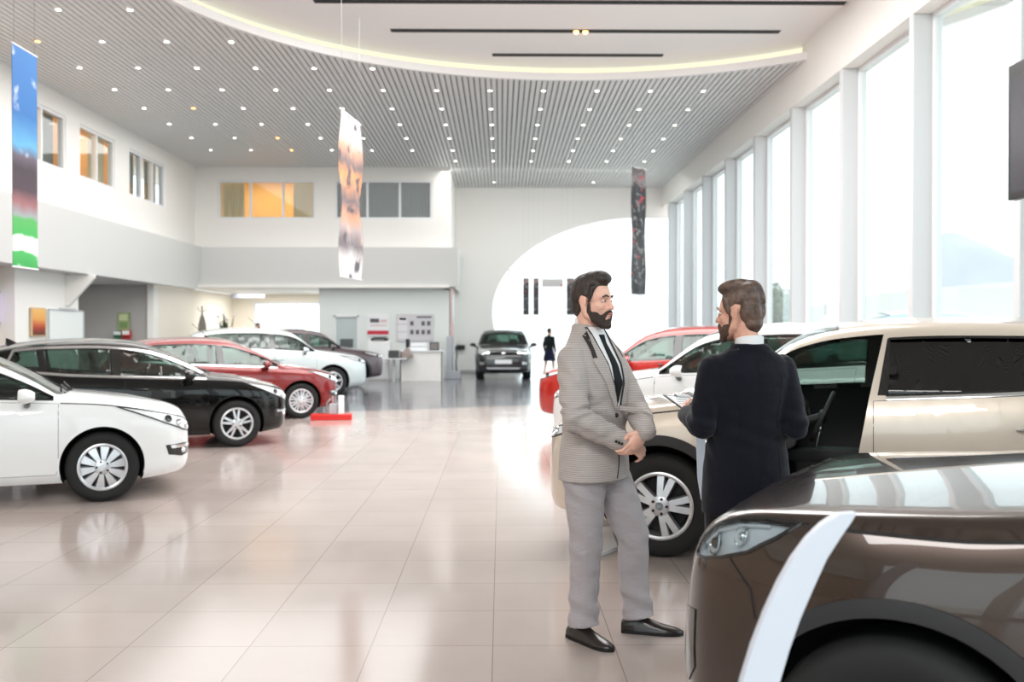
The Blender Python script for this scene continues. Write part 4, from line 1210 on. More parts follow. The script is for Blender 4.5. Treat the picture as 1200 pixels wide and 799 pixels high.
        if S.get('fin'):
            x = S['fin']; z = self.top(x); b = MB()
            b.loft([[V((x+.09,0,z-.01)),V((x+.09,.004,z-.01)),V((x+.09,-.004,z-.01))],
                    [V((x-.02,0,z+.055)),V((x-.0,.022,z-.01)),V((x-.0,-.022,z-.01))],
                    [V((x-.07,0,z+.075)),V((x-.075,.02,z-.01)),V((x-.075,-.02,z-.01))]])
            self.part('roof_antenna', b, M['trimblk'])
        if S.get('rod'):
            x = S['rod']; z = self.top(x); b = MB(); b.tube([(x,0,z-.01),(x-.05,0,z+.02)], .02, 10); b.tube([(x-.03,0,z+.02),(x-.28,0,z+.24)], [.006,.004], 6)
            self.part('roof_antenna', b, M['black'])
        if S.get('rails'):
            for s in (-1, 1):
                L = []
                for i in range(13):
                    x = S['rails'][0]+(S['rails'][1]-S['rails'][0])*i/12
                    zs = self.belt(x); y1 = self.plan(x)*.94-self.kt*(self.z1(x)-zs)-.02
                    L.append(V((x, s*(y1-.05), self.z1(x)+ (.045 if 0 < i < 12 else .0))))
                b = MB(); b.tube(L, .013, 8); self.part('roof_rail', b, M['silver'])
    def opened(self, s):
        S = self.S; fr, D = self.fs(s); xh = -.40; hg = V((xh, s*(self.plan(xh)*.985), 0))
        h, n = cast(self.bvh, fr(xh, .8), D); hg.y = h.y
        poly = S['doors'](self)[0]
        def mk(name, mb, m, par):
            mb.v = [tuple(V(q)-hg) for q in mb.v]
            return mb.build(name, m, par, 40)
        d = mk('open_door', patch(self.bvh, poly, fr, D, .0, .09, .06), self.P, self.root)
        d.location = hg; d.rotation_euler = (0, 0, -s*radians(S.get('door_angle', 82)))
        mk('door_lining', patch(self.bvh, grow(poly, -.03), fr, D, -.085, .03, .08), M['inter'], d)
        wp = self.sidepolys[0]
        mk('window_frame', strip(self.bvh, wp, fr, D, .05, .004, .05, .05, True), M['trimblk'], d)
        mk('front_side_window', patch(self.bvh, wp, fr, D, -.02, .004, .08), self.glass, d)
        mo = self.mirror(s, parent=d)
        for o in [mo]+list(mo.children): o.data.transform(Matrix.Translation(-hg))
        x, z = S['handles'][0]; h, n = cast(self.bvh, fr(x, z), D)
        b = MB(); b.tube([h+V((.10,0,0))+n*.006, h+V((.07,0,.004))+n*.032, h+V((-.07,0,.010))+n*.034, h+V((-.10,0,.010))+n*.008], [.012,.014,.014,.012], 8, True)
        mk('door_handle', b, M['chrome'], d)
    def handle(self, d, s, x, z):
        fr, D = self.fs(s); h, n = cast(self.bvh, fr(x, z), D)
        b = MB(); b.tube([h+V((.10,0,0))+n*.006, h+V((.07,0,.004))+n*.032, h+V((-.07,0,.010))+n*.034, h+V((-.10,0,.010))+n*.008], [.012,.014,.014,.012], 8, True)
        self.part('door_handle', b, M['chrome'] if self.S.get('chhandle') else self.P, d)
    def arch(self, s):
        S = self.S; fr, D = self.fs(s); z = S.get('zarch', S['R']+.01)
        for ax, ra in ((0, S['Ra']), (-S['wb'], S.get('Rar', S['Ra']))):
            w = S.get('archw', .07) if S.get('suv') else .016
            rr = ra+w/2-.004; L = []
            for i in range(33):
                t = radians(-14)+radians(208)*i/32
                L.append((ax+rr*cos(t), z+rr*sin(t)))
            L = [p for p in L if p[1] > self.bot(p[0])+.02]
            self.part('wheel_arch', strip(self.bvh, L, fr, D, w, .010 if S.get('suv') else .004, .03, .05), M['clad'] if S.get('suv') else self.P)
    def mirror(self, s, at=None, parent=None):
        S = self.S; x, z = S['mir']; fr, D = self.fs(s)
        h, n = cast(self.bvh, fr(x, z-.03), D)
        y = abs(h.y)
        b = MB()
        rings = []
        for t, w, hh in ((0,.5,.5),(.25,.85,.8),(.6,1.,1.),(.88,.97,.95),(1,.9,.88)):
            # lofted housing: front nose to flat back
            xx = x+.075-t*.13; yc = y+S.get('mo', .135); zc = z+.05
            rings.append([V((xx, s*(yc+.115*w*cos(a)*(1 if cos(a) > 0 else .95)), zc+.072*hh*sin(a)*(1. if sin(a) > 0 else .85))) for a in [2*pi*k/20 for k in range(20)]])
        b.loft(rings)
        mo = self.part('door_mirror', b, self.P if not S.get('mirblk') else M['trimblk'], parent, 50)
        b = MB(); b.tube([h-n*.02, V((x+.01, s*(y+.08), z+.0))], [.035,.028], 8); self.part('mirror_arm', b, M['trimblk'], mo)
        b = MB(); b.ell((x-.0555, s*(y+S.get('mo', .135)), z+.052), (.004,.098,.058)); self.part('mirror_glass', b, M['mirror'], mo, 60)
        return mo
    def headlight(self, s):
        S = self.S; fr, D = self.fc(s, S.get('hlang', 45))
        an = radians(S.get('hlang', 45))
        Q = lambda x: x*cos(an)-self.plan(x)*.97*sin(an)
        poly = [(Q(x), z) for x, z in S['hl']]
        if S.get('hlfront'): return
        if S.get('hlpocket'):
            h = self.part('headlight', patch(self.bvh, grow(poly, .006), fr, D, .004, .004, .04), M['lens'], None, 50)
            self.part('headlight_rim', strip(self.bvh, poly, fr, D, .010, .006, .012, .03, True), M['trimblk'], h)
            tip, n = cast(self.bvh, fr(*poly[0]), D); dep = (tip-fr(*poly[0])).dot(D)+.045
            self.part('headlight_housing', patch(self.bvh, grow(poly, -.003), fr, D, -.020, .006, .03), M['lamp_in'], h, 50)
            for k, (x, z, r) in enumerate(S['bulbs']):
                c0, n = cast(self.bvh, fr(Q(x), z), D); c0 = c0-n*.028
                fwd = (n+V((.5, 0, 0))).normalized()
                R = fwd.to_track_quat('Z', 'Y').to_matrix(); b = MB()
                b.lathe([(r*1.05,.016),(r*1.12,.020),(r*1.0,.012),(r*.7,.009),(0,.009)], (0,0,0), 'z', 28)
                b.v = [tuple(c0+R @ V(q)) for q in b.v]; self.part('headlight_bowl', b, M['lamp_bulb'], h, 60)
                b = MB(); b.ell(c0+fwd*.010, (r*.5, r*.5, r*.5)); self.part('projector_lens', b, M['trimblk'] if k % 2 == 0 else M['lamp_bulb'], h, 60)
            L = [poly[i] for i in range(len(poly)//2+1, len(poly))]
            b = MB(); b.tube([(lambda hn: hn[0]-hn[1]*.012)(cast(self.bvh, fr(q[0], q[1]-.018), D)) for q in L[1:]], .006, 6); self.part('light_guide', b, M['plate'], h, 60)
            return
        h = self.part('headlight', patch(self.bvh, poly, fr, D, .005, .012, .04), M['lamp_in'], None, 40)
        cx = sum(p[0] for p in poly)/len(poly); cz = sum(p[1] for p in poly)/len(poly)
        self.part('headlight_rim', strip(self.bvh, poly, fr, D, .012, .008, .01, .04, True), M['trimblk'], h)
        if S.get('fog') and not S.get('hlpocket'):
            fp_ = [(Q(x), z) for x, z in S['fog']]
            fb_ = self.part('fog_bezel', patch(self.bvh, fp_, fr, D, .003, .012, .04), M['trimblk'], None, 40)
            a0, a1, z0 = min(q[0] for q in fp_), max(q[0] for q in fp_), max(q[1] for q in fp_); w0 = [(a0+(a1-a0)*.10, z0-.014),(a0+(a1-a0)*.88, z0-.012),(a0+(a1-a0)*.9, z0-.042),(a0+(a1-a0)*.14, z0-.044)]
            self.part('running_light', patch(self.bvh, w0, fr, D, .008, .01, .04), M['lamp_bulb'], fb_, 40)
            p, n = cast(self.bvh, fr((a0+a1)/2, z0-.072), D); b = MB(); b.ell(p+n*.002, (.025,.025,.025)); self.part('fog_lamp', b, M['lamp_bulb'], fb_, 60)
        for k, (dx, dz, r) in enumerate(S['bulbs']):
            p, n = cast(self.bvh, fr(Q(dx), dz), D)
            b = MB(); b.lathe([(r,.0),(r*1.1,.004),(r*.95,.012),(r*.7,.006),(0,.004)], (0,0,0), 'z', 20)
            R = n.to_track_quat('Z', 'Y').to_matrix()
            b.v = [tuple(p+n*.004+R @ V(q)) for q in b.v]
            self.part('headlight_bowl', b, M['black'] if k % 2 else M['lamp_bulb'], h, 40)
    def wheel(self, ax, s):
        S = self.S; R = S['R']; y0 = S['hw']-.012; tw = S.get('tw', .215)
        key = 'wm%d' % s
        c = V((ax, s*(y0-tw/2), R))
        if not hasattr(self, key):
            rr = S.get('rr', R*.68); b = MB(); h = tw/2
            b.lathe([(rr-.01, h*.80*s),(rr+.012, h*.94*s),(rr+.05*(R-rr)/.1, h*1.0*s),(R-.03, h*.97*s),(R-.008, h*.80*s),(R, h*.55*s),(R, -h*.55*s),(R-.03,-h*.97*s),(rr,-h*.9*s),(rr-.02,-h*.3*s),(rr-.02,h*.3*s)], (0,0,0), 'y', 64, True)
            w = b.build('wheel', M['tyre'], self.root, 45); w.location = c
            b = MB(); rimm = M[S.get('rimm', 'rim')]
            b.lathe([(rr-.0, h*.93*s),(rr-.012, h*.96*s),(rr-.026, h*.90*s),(rr-.03, h*.2*s),(rr-.05, -.5*h*s),(rr-.01,-.5*h*s)], (0,0,0), 'y', 56, True)
            out = h*.80
            for a, r0, w0, r1, w1 in S['spokes'](rr):
                u = V((cos(a),0,sin(a))); t = V((-sin(a),0,cos(a)))
                ri = []
                for q, ww, dd, th in ((r0, w0, out*1.0+.012, .05),((r0+r1)/2,(w0+w1)/2,out+.010,.04),(r1, w1, out*1.02-.006,.03)):
                    ri.append([u*q+t*ww/2+V((0,s*(dd-th),0)), u*q+t*ww*.36+V((0,s*dd,0)), u*q-t*ww*.36+V((0,s*dd,0)), u*q-t*ww/2+V((0,s*(dd-th),0))])
                b.loft(ri)
            r = b.build('rim', rimm, w, 30)
            hr = S.get('hubr', .07)
            b = MB(); b.lathe([(hr, s*(out-.02)),(hr, s*(out+.012)),(hr*.85, s*(out+.018)),(0, s*(out+.02))], (0,0,0), 'y', 30)
            b.build('hub', rimm, w, 40)
            b = MB(); b.lathe([(.028, s*(out+.016)),(.028, s*(out+.023)),(0, s*(out+.024))], (0,0,0), 'y', 24); b.build('hub_cap', M['trimblk'] if S.get('darkcap') else rimm, w, 40)
            b = MB()
            for k in range(5):
                a = 2*pi*k/5+.63; b.lathe([(.010, s*(out+.008)),(.010, s*(out+.026)),(0, s*(out+.026))], (.052*cos(a),0,.052*sin(a)), 'y', 8)
            b.build('wheel_nuts', M['brake'], w)
            b = MB(); b.lathe([(0, s*.01),(rr*.80, s*.01),(rr*.80, -s*.02),(0, -s*.02)], (0,0,0), 'y', 36); b.build('brake_disc', M['brake'], w, 30)
            setattr(self, key, w)
        else:
            w0 = getattr(self, key); w = w0.copy(); COL.objects.link(w); w.location = c
            for ch in w0.children:
                cc = ch.copy(); COL.objects.link(cc); cc.parent = w
    def cabin(self):
        S = self.S; xd = S['seatx']; zf = .40
        for x, n in ((xd, 2), (xd-.95, 3)):
            for k in range(2):
                y = (-.37, .37)[k]
                b = MB(); b.box(x-.26, x+.26, y-.24, y+.24, zf, zf+.18)
                M2 = Matrix.Rotation(radians(-16), 3, 'Y')
                b.obox((x-.34, y, zf+.42), .06, .23, .30, M2)
                hz = min(zf+.82, self.top(x-.43)-.17)
                b.obox((x-.43, y, hz), .045, .13, .08, M2)
                b.build('seat', M[S.get('seatm', 'inter')], self.root, 40, .04, 3)
        b = MB(); b.box(xd-.30, xd+.50, -.11, .11, zf-.03, zf+.22); b.box(xd+.05, xd+.60, -.12, .12, zf+.2, zf+.30)
        b.build('centre_console', M['inter'], self.root, 30, .02, 2)
        b = MB(); b.tube([(xd+.36,0,zf+.28),(xd+.33,0,zf+.42)], .012, 8); b.ell((xd+.325,0,zf+.44), (.022,.022,.03)); b.build('gear_lever', M['silver'], self.root, 50)
        xa = S['ws'][0]-.05; zt = self.belt(xa)
        W = self.plan(xa)-.13
        b = MB(); b.prism([(xa-.06, zt-.26),(xa-.04, zt-.04),(xa-.25, zt+.02),(xa-.40, zt-.0),(xa-.47, zt-.09),(xa-.44, zt-.27),(xa-.30, zt-.34)], lambda a,z,d: V((a,d,z)), -W, W)
        dash = b.build('dashboard', M['inter'], self.root, 30, .02, 2)
        for yy in (-W+.12, -.12, .12, W-.12):
            b = MB(); b.obox((xa-.468, yy, zt-.15), .008, .055, .06, Matrix.Rotation(radians(12), 3, 'Y')); b.build('air_vent', M['silver'], dash, None, .006)
            b = MB(); b.obox((xa-.474, yy, zt-.15), .008, .042, .047, Matrix.Rotation(radians(12), 3, 'Y')); b.build('vent_slats', M['black'], dash)
        sc = V((xa-.60, .36, zt-.10)); t = radians(24)
        b = MB()
        ring = [sc+V((sin(t)*.18*sin(a)*-1, .18*cos(a), .18*cos(t)*sin(a))) for a in [2*pi*k/28 for k in range(29)]]
        b.tube(ring, .016, 8, False)
        for a in (0, pi, -pi/2): b.tube([sc, sc+V((-sin(t)*.17*sin(a), .17*cos(a), .17*cos(t)*sin(a)))], .016, 6)
        b.ell(sc, (.03,.06,.05)); b.tube([sc, sc+V((.25, 0, -.08))], .03, 8)
        b.build('steering_wheel', M['inter'], self.root, 50)

def clean(poly, d=.006):
    """drops points that nearly coincide"""
    out = []
    for p in poly:
        if all(hypot(p[0]-q[0], p[1]-q[1]) > d for q in out): out.append(p)
    return out
def grow(poly, d):
    """move a polygon's outline outwards by d"""
    n = len(poly); A = sum(poly[i][0]*poly[(i+1)%n][1]-poly[(i+1)%n][0]*poly[i][1] for i in range(n)); sg = 1 if A > 0 else -1
    out = []
    for i in range(n):
        p0, p1, p2 = V(poly[i-1]), V(poly[i]), V(poly[(i+1)%n])
        e1 = p1-p0; e2 = p2-p1
        if e1.length < 1e-7: e1 = e2
        if e2.length < 1e-7: e2 = e1
        n1 = V((e1.y, -e1.x)).normalized()*sg; n2 = V((e2.y, -e2.x)).normalized()*sg
        m = n1+n2
        m = m.normalized() if m.length > 1e-4 else n1
        k = d/max(.5, m.dot(n1)); q = p1+m*k; out.append((q.x, q.y))
    return out

# rims: list of (angle, inner radius, inner width, outer radius, outer width)
def sp_ten(rr): return [(2*pi*k/10+.2,   .05, .042, rr-.013, .112) for k in range(10)]
def sp_fivepair(rr): return [(2*pi*k/5+.35+d*.20, .04, .05, rr-.015, .034) for k in range(5) for d in (-1, 1)]
def sp_fivewide(rr): return [(2*pi*k/5+.55+d*.20, .04, .055, rr-.012, .066) for k in range(5) for d in (-1, 1)]
def sp_mesh(rr): return [(2*pi*k/9+d*.15, .05, .03, rr-.012, .032) for k in range(9) for d in (-1, 1)]
def sp_seven(rr): return [(2*pi*k/7+.2, .04, .06, rr-.012, .055) for k in range(7)]

def std_doors(xs, zlo, rear_round=.0):
    """doors between the x stations, from sill to window line"""
    def f(c):
        out = []
        for a, d in zip(xs[:-1], xs[1:]):
            n = 8; hi = [(a-.006+(d+.006-a+.006)*i/n, c.belt(a+(d-a)*i/n)+c.S.get('gb', .03)-.034) for i in range(n+1)]
            z0 = zlo
            R = c.S['Ra']+.09; wb = c.S['wb']; zc = c.S.get('zarch', c.S['R']+.01)
            lowr = []
            lo = [(a-.03, z0), (a-.008, z0+.05)]
            if d < -wb+R:         # rear door follows the wheel arch
                aa = []
                for i in range(9):
                    z = z0+(zc+R*.9-z0)*i/8
                    q = R*R-(z-zc)**2
                    aa.append((max(d+.006, -wb+sqrt(max(q, 0))+.01), z))
                poly = hi+[p for p in reversed(aa)]+lo
            else: poly = hi+[(d+.008, z0+.05), (d+.03, z0)]+lo
            out.append(poly)
        return out
    return f
def std_hood(x0, x1, k=.86):
    def f(c):
        n = 10; L = []; Rr = []
        for i in range(n+1):
            x = x0+(x1-x0)*i/n; y = c.plan(x)*k
            L.append((x, y)); Rr.append((x, -y))
        y0 = Rr[0][1]; mid = [(x0+c.S.get('hoodbow', .06)*(1-(j/5)**2), -y0*j/5*-1) for j in range(-4, 5)]
        fr_ = [(p[0], p[1]) for p in mid]
        # L from nose to cowl, then back along the right side
        return L+Rr[::-1]+[(p[0], p[1]) for p in (fr_ if fr_[0][1] < 0 else fr_[::-1])]
    return f

def hatch(**kw):
    S = dict(fo=.86, wb=2.65, ro=.78, H=1.47, hw=.875, R=.318, Ra=.365, rr=.215, tumble=.42, crown=.06,
        top=[(.86,.56),(.853,.66),(.835,.73),(.80,.775),(.72,.815),(.5,.87),(.2,.925),(-.1,.965),(-.28,.985),(-.36,1.02),(-.6,1.165),(-.9,1.315),(-1.15,1.405),(-1.4,1.45),(-1.8,1.47),(-2.3,1.455),(-2.8,1.39),(-3.05,1.32),(-3.2,1.16),(-3.33,.98),(-3.40,.80),(-3.43,.60)],
        belt=[(.86,.50),(.835,.66),(.78,.71),(.5,.80),(.2,.86),(-.1,.893),(-.4,.91),(-1.2,.945),(-2,.985),(-2.7,1.04),(-3.1,1.04),(-3.35,.85),(-3.43,.55)],
        plan=[(.86,.42),(.853,.52),(.83,.62),(.78,.71),(.68,.79),(.5,.845),(.25,.872),(0,.88),(-.6,.888),(-1.6,.89),(-2.6,.885),(-3.0,.85),(-3.25,.79),(-3.38,.70),(-3.43,.56)],
        bot=[(.86,.36),(.84,.29),(.78,.235),(.6,.20),(.3,.17),(-2.9,.17),(-3.2,.22),(-3.35,.28),(-3.43,.38)],
        cab=(-.50,-3.05), glx=(-.2,-2.78), bp=-1.38, ws=(-.38,-1.13), rw=(0,1.06,1.26,.55), mir=(-.62,.93), seatx=-1.35,
        hlang=55, hl=[(.15,.868),(.40,.775),(.60,.695),(.76,.632),(.83,.605),(.852,.625),(.845,.68),(.80,.735),(.70,.77),(.5,.812),(.3,.845)],
        bulbs=[(.75,.69,.04),(.64,.735,.032),(.815,.655,.026)], fog=[(.58,.49),(.80,.50),(.846,.49),(.85,.40),(.76,.375),(.62,.40)],
        doors=std_doors((-.36,-1.40,-2.42), .27), handles=((-1.22,.80),(-2.22,.84)), hood=std_hood(.70,-.33), spokes=sp_ten,
        sill=False, front=[('grille',[(-.42,.60),(.42,.60),(.36,.55),(-.36,.55)],'trimblk',.004),('lower_grille',[(-.45,.42),(.45,.42),(.38,.28),(-.38,.28)],'black',.004),('number_plate',[(-.26,.52),(.26,.52),(.26,.41),(-.26,.41)],'plate',.012)],
        rl=-.10)
    S.update(kw); return S
def nose(S, k):
    for key in ('top','belt','plan','bot'): S[key] = [(x*k if x > 0 else x, v) for x, v in S[key]]
    S['fo'] *= k; S['fog'] = [(x*k, z) for x, z in S['fog']] if 'fog' in S else None; S['hl'] = [(x*k, z) for x, z in S['hl']]; S['bulbs'] = [(x*k, z, r) for x, z, r in S['bulbs']]
    return S
def suv(**kw):
    S = dict(fo=.88, wb=2.67, ro=.86, H=1.67, hw=.915, R=.355, Ra=.415, rr=.235, tumble=.40, crown=.065, suv=True, tw=.235,
        top=[(.88,.62),(.873,.74),(.85,.84),(.81,.90),(.72,.955),(.5,1.01),(.2,1.06),(-.1,1.10),(-.30,1.135),(-.40,1.18),(-.6,1.335),(-.75,1.455),(-.9,1.545),(-1.15,1.615),(-1.5,1.65),(-1.8,1.66),(-2.4,1.65),(-2.9,1.59),(-3.2,1.51),(-3.35,1.30),(-3.45,1.08),(-3.51,.90),(-3.53,.70)],
        belt=[(.88,.55),(.855,.76),(.80,.82),(.6,.90),(.2,.97),(-.1,1.01),(-.4,1.055),(-1.2,1.10),(-2,1.145),(-2.7,1.19),(-3.1,1.20),(-3.3,1.12),(-3.45,.95),(-3.53,.65)],
        plan=[(.88,.50),(.873,.58),(.85,.67),(.80,.76),(.70,.83),(.5,.888),(.25,.915),(0,.925),(-.6,.928),(-1.6,.93),(-2.6,.925),(-3.0,.90),(-3.3,.85),(-3.47,.75),(-3.53,.60)],
        bot=[(.88,.42),(.86,.33),(.80,.27),(.6,.235),(.3,.20),(-2.9,.20),(-3.2,.26),(-3.4,.34),(-3.53,.46)],
        cab=(-.52,-3.15), glx=(-.22,-3.0), bp=-1.40, ws=(-.40,-1.15), rw=(0,1.20,1.45,.58), mir=(-.66,1.07), seatx=-1.35,
        hlang=50, hl=[(.22,.975),(.45,.90),(.65,.84),(.80,.79),(.86,.775),(.872,.80),(.862,.83),(.80,.865),(.6,.91),(.4,.955)],
        bulbs=[(.80,.83,.035),(.68,.87,.035)],
        doors=std_doors((-.38,-1.37,-2.50), .36), handles=((-1.26,.90),(-2.30,.95)), hood=std_hood(.76,-.36), spokes=sp_fivewide, darkcap=True,
        front=[('grille',[(-.42,.80),(.42,.80),(.36,.68),(-.36,.68)],'trimblk',.004),('lower_grille',[(-.5,.50),(.5,.50),(.42,.36),(-.42,.36)],'black',.004),('number_plate',[(-.26,.62),(.26,.62),(.26,.51),(-.26,.51)],'plate',.012)],
        rl=-.14, pw=.055)
    S.update(kw); return S
def place(contact, phi, S, left):
    """front axle centre and heading from the near front wheel's contact point"""
    ph = radians(phi); ht = S['hw']-.12
    if left: hd = ph; l = V((-sin(ph), cos(ph))); p = V(contact)+l*ht         # heading right, near side is its right
    else: hd = pi-ph; r = V((sin(ph), cos(ph))); p = V(contact)+r*ht          # heading left, near side is its left
    return p, hd
P_WHITE = paint('paint_white', (240,242,243), .3)
P_BLACK = mat('paint_black', (5,5,6), .15, 0, .7, .15)
P_RED = paint('paint_red', (128,10,13), .25, .2)
P_SILV = paint('paint_pearl', (214,222,222), .3, .25)
P_BROWN = paint('paint_brown_grey', (94,80,84), .3, .5)
P_BEIGE = paint('paint_beige', (226,212,196), .3, .25)
P_ORED = paint('paint_orange_red', (170,22,8), .25, .1)
P_NAVY = paint('paint_black_blue', (16,19,25), .25, .2)
P_DARK = paint('paint_dark_brown', (58,43,35), .22, .5)

def chrome_full(c):
    """line round the whole side glass"""
    P = c.sidepolys; n = len(P[0])//2
    lo = [p for q in P for p in q[:n]]; hi = [p for q in P for p in q[n:][::-1]]
    return grow(lo+hi[::-1], .018), True
def chrome_low(c):
    P = c.sidepolys; n = len(P[0])//2
    return [(p[0], p[1]-.020) for q in P for p in q[:n]], False

# left row, noses to the right
S = nose(hatch(), .90); p, h = place((-3.67, 9.02), 22, S, True)
white_hatch = Car('hatchback_car', S, p, h, P_WHITE, 'white hatchback with ten slot hubcaps, nearest car on the left edge')
S = hatch(spokes=sp_fivepair, chrome=chrome_full, fin=-2.75, cp=-2.35, bp=-1.5, chw=.03); nose(S, .82); p, h = place((-3.59, 13.25), 23, S, True)
Car('hatchback_car', S, p, h, P_BLACK, 'black hatchback with chrome window surround and shark fin antenna')
S = hatch(spokes=sp_mesh, chrome=chrome_low, rod=-1.5, rimm='rimw'); nose(S, .84); p, h = place((-3.61, 17.57), 23, S, True)
Car('hatchback_car', S, p, h, P_RED, 'dark red hatchback parked behind the black car, red floor stand at its nose')
S = suv(suv=False, spokes=sp_seven, rod=-1.6, H=1.56, mirblk=False); p, h = place((-4.08, 23.6), 20, S, True)
Car('crossover_car', S, p, h, P_SILV, 'pearl white crossover parked between the red car and the brown grey car')
S = suv(rails=(-1.3,-2.9)); p, h = place((-4.25, 28.4), 20, S, True)
Car('crossover_car', S, p, h, P_BROWN, 'brown grey crossover at the far end of the left row, by the white desk')

# right row, noses to the left
def bhole(c):
    n = 16; xs = [-.42-(1.44-.42)*i/n for i in range(n+1)]
    hi = []
    for x in xs:
        zs = c.belt(x); hi.append((x, max(zs+.02, zs+(c.z1(x)-zs)*.90)))
    return [([(-1.26,.50),(-1.20,.42),(-.62,.42),(-.47,.50),(-.42,.72)]+hi+[(-1.35,1.13),(-1.29,.8)], .50, 1.4)]
S = suv(open_door=1, door_holes=bhole, chrome=chrome_low, chhandle=True, rear_glass=M['carglassd'], spokes=sp_fivewide, door_angle=86, mo=.165)
p, h = place((1.12, 6.76), 20, S, False)
beige = Car('crossover_car', S, p, h, P_BEIGE, 'beige crossover with its front door open behind the two men')
S = suv(); p, h = place((1.37, 11.0), 20, S, False)
Car('crossover_car', S, p, h, P_WHITE, 'white crossover standing between the beige crossover and the red car')
S = suv(suv=True); p, h = place((1.37, 15.3), 20, S, False)
Car('crossover_car', S, p, h, P_ORED, 'orange red car at the back of the right row, beyond the white crossover')
# far car facing the viewer
S = suv(rails=None, hlfront=True, tumble=.30)
S['front'] = [('headlight',[(.42,.97),(.80,.99),(.82,.86),(.70,.82),(.46,.85)],'lamp_bulb',.01),('headlight',[(-.42,.97),(-.80,.99),(-.82,.86),(-.70,.82),(-.46,.85)],'lamp_bulb',.01),
    ('grille',[(-.42,.92),(.42,.92),(.40,.80),(-.40,.80)],'trimblk',.012),('number_plate',[(-.27,.66),(.27,.66),(.27,.53),(-.27,.53)],'plate',.02),
    ('lower_grille',[(-.55,.50),(.55,.50),(.5,.42),(-.5,.42)],'black',.01),('bumper_strip',[(-.55,.41),(.55,.41),(.5,.36),(-.5,.36)],'silver',.015),
    ('fog_lamp',[(.60,.58),(.76,.58),(.74,.50),(.62,.50)],'lamp_bulb',.01),('fog_lamp',[(-.60,.58),(-.76,.58),(-.74,.50),(-.62,.50)],'lamp_bulb',.01)]
c = Car('offroad_car', S, (.08, 32.2), -pi/2, P_NAVY, 'dark off road car facing the viewer in front of the far arch')
b = MB(); b.ell((.895,0,.86),(.012,.07,.045)); b.build('badge', M['chrome'], c.root, 60)
# near dark car
S = suv(d=.03, fine=.008, endl=.30, R=.365, Ra=.425, archw=.05, fo=.71, hlang=48, bonnet=(.46,-.63), ws=(-.66,-1.40), cab=(-.78,-3.15), glx=(-.48,-3.0), bp=-1.62, mir=(-.90,1.05), seatx=-1.6, doors=std_doors((-.60,-1.60,-2.55), .36), handles=((-1.45,.90),(-2.35,.95)), hlpocket=True,
    top=[(.71,.55),(.70,.66),(.67,.765),(.61,.93),(.53,1.005),(.45,1.035),(.3,1.06),(.1,1.085),(-.2,1.12),(-.5,1.155),(-.66,1.19),(-.86,1.345),(-1.0,1.455),(-1.15,1.545),(-1.4,1.615),(-1.75,1.65),(-2.0,1.66),(-2.4,1.65),(-2.9,1.59),(-3.2,1.51),(-3.35,1.30),(-3.45,1.08),(-3.51,.90),(-3.53,.70)],
    belt=[(.71,.50),(.68,.68),(.62,.87),(.54,.962),(.46,.995),(.35,1.005),(.1,1.005),(-.1,1.005),(-.4,1.03),(-1.2,1.08),(-2,1.12),(-2.7,1.16),(-3.1,1.17),(-3.3,1.12),(-3.45,.95),(-3.53,.65)],
    plan=[(.71,.42),(.70,.54),(.67,.65),(.62,.74),(.54,.81),(.4,.87),(.25,.905),(0,.925),(-.6,.93),(-1.6,.93),(-2.6,.925),(-3.0,.90),(-3.3,.85),(-3.47,.75),(-3.53,.60)],
    bot=[(.71,.40),(.69,.31),(.63,.27),(.5,.235),(.3,.20),(-2.9,.20),(-3.2,.26),(-3.4,.34),(-3.53,.46)],
    hl=[(.29,1.008),(.34,.962),(.41,.912),(.50,.880),(.56,.866),(.60,.860),(.612,.872),(.585,.925),(.54,.972),(.47,1.0),(.38,1.010)], bulbs=[(.545,.918,.036),(.45,.955,.028)])
p, h = place((1.10, 2.65), 30, S, False)
dark = Car('estate_car', S, p, h, P_DARK, 'dark brown car cut off by the lower right corner of the frame')
fr, D = dark.fs(1)
dark.part('bumper_gap', strip(dark.bvh, [(.47,.885),(.40,.81),(.385,.73)], fr, D, .007, .0015, .006, .03), M['seam'])
fr, D = dark.fc(1, 62)
an = radians(62); q = lambda x: x*cos(an)-dark.plan(x)*.97*sin(an)
fb_ = dark.part('fog_bezel', patch(dark.bvh, [(q(.585),.70),(q(.64),.69),(q(.655),.52),(q(.63),.46),(q(.59),.52)], fr, D, .004, .012, .03), M['trimblk'], None, 40)
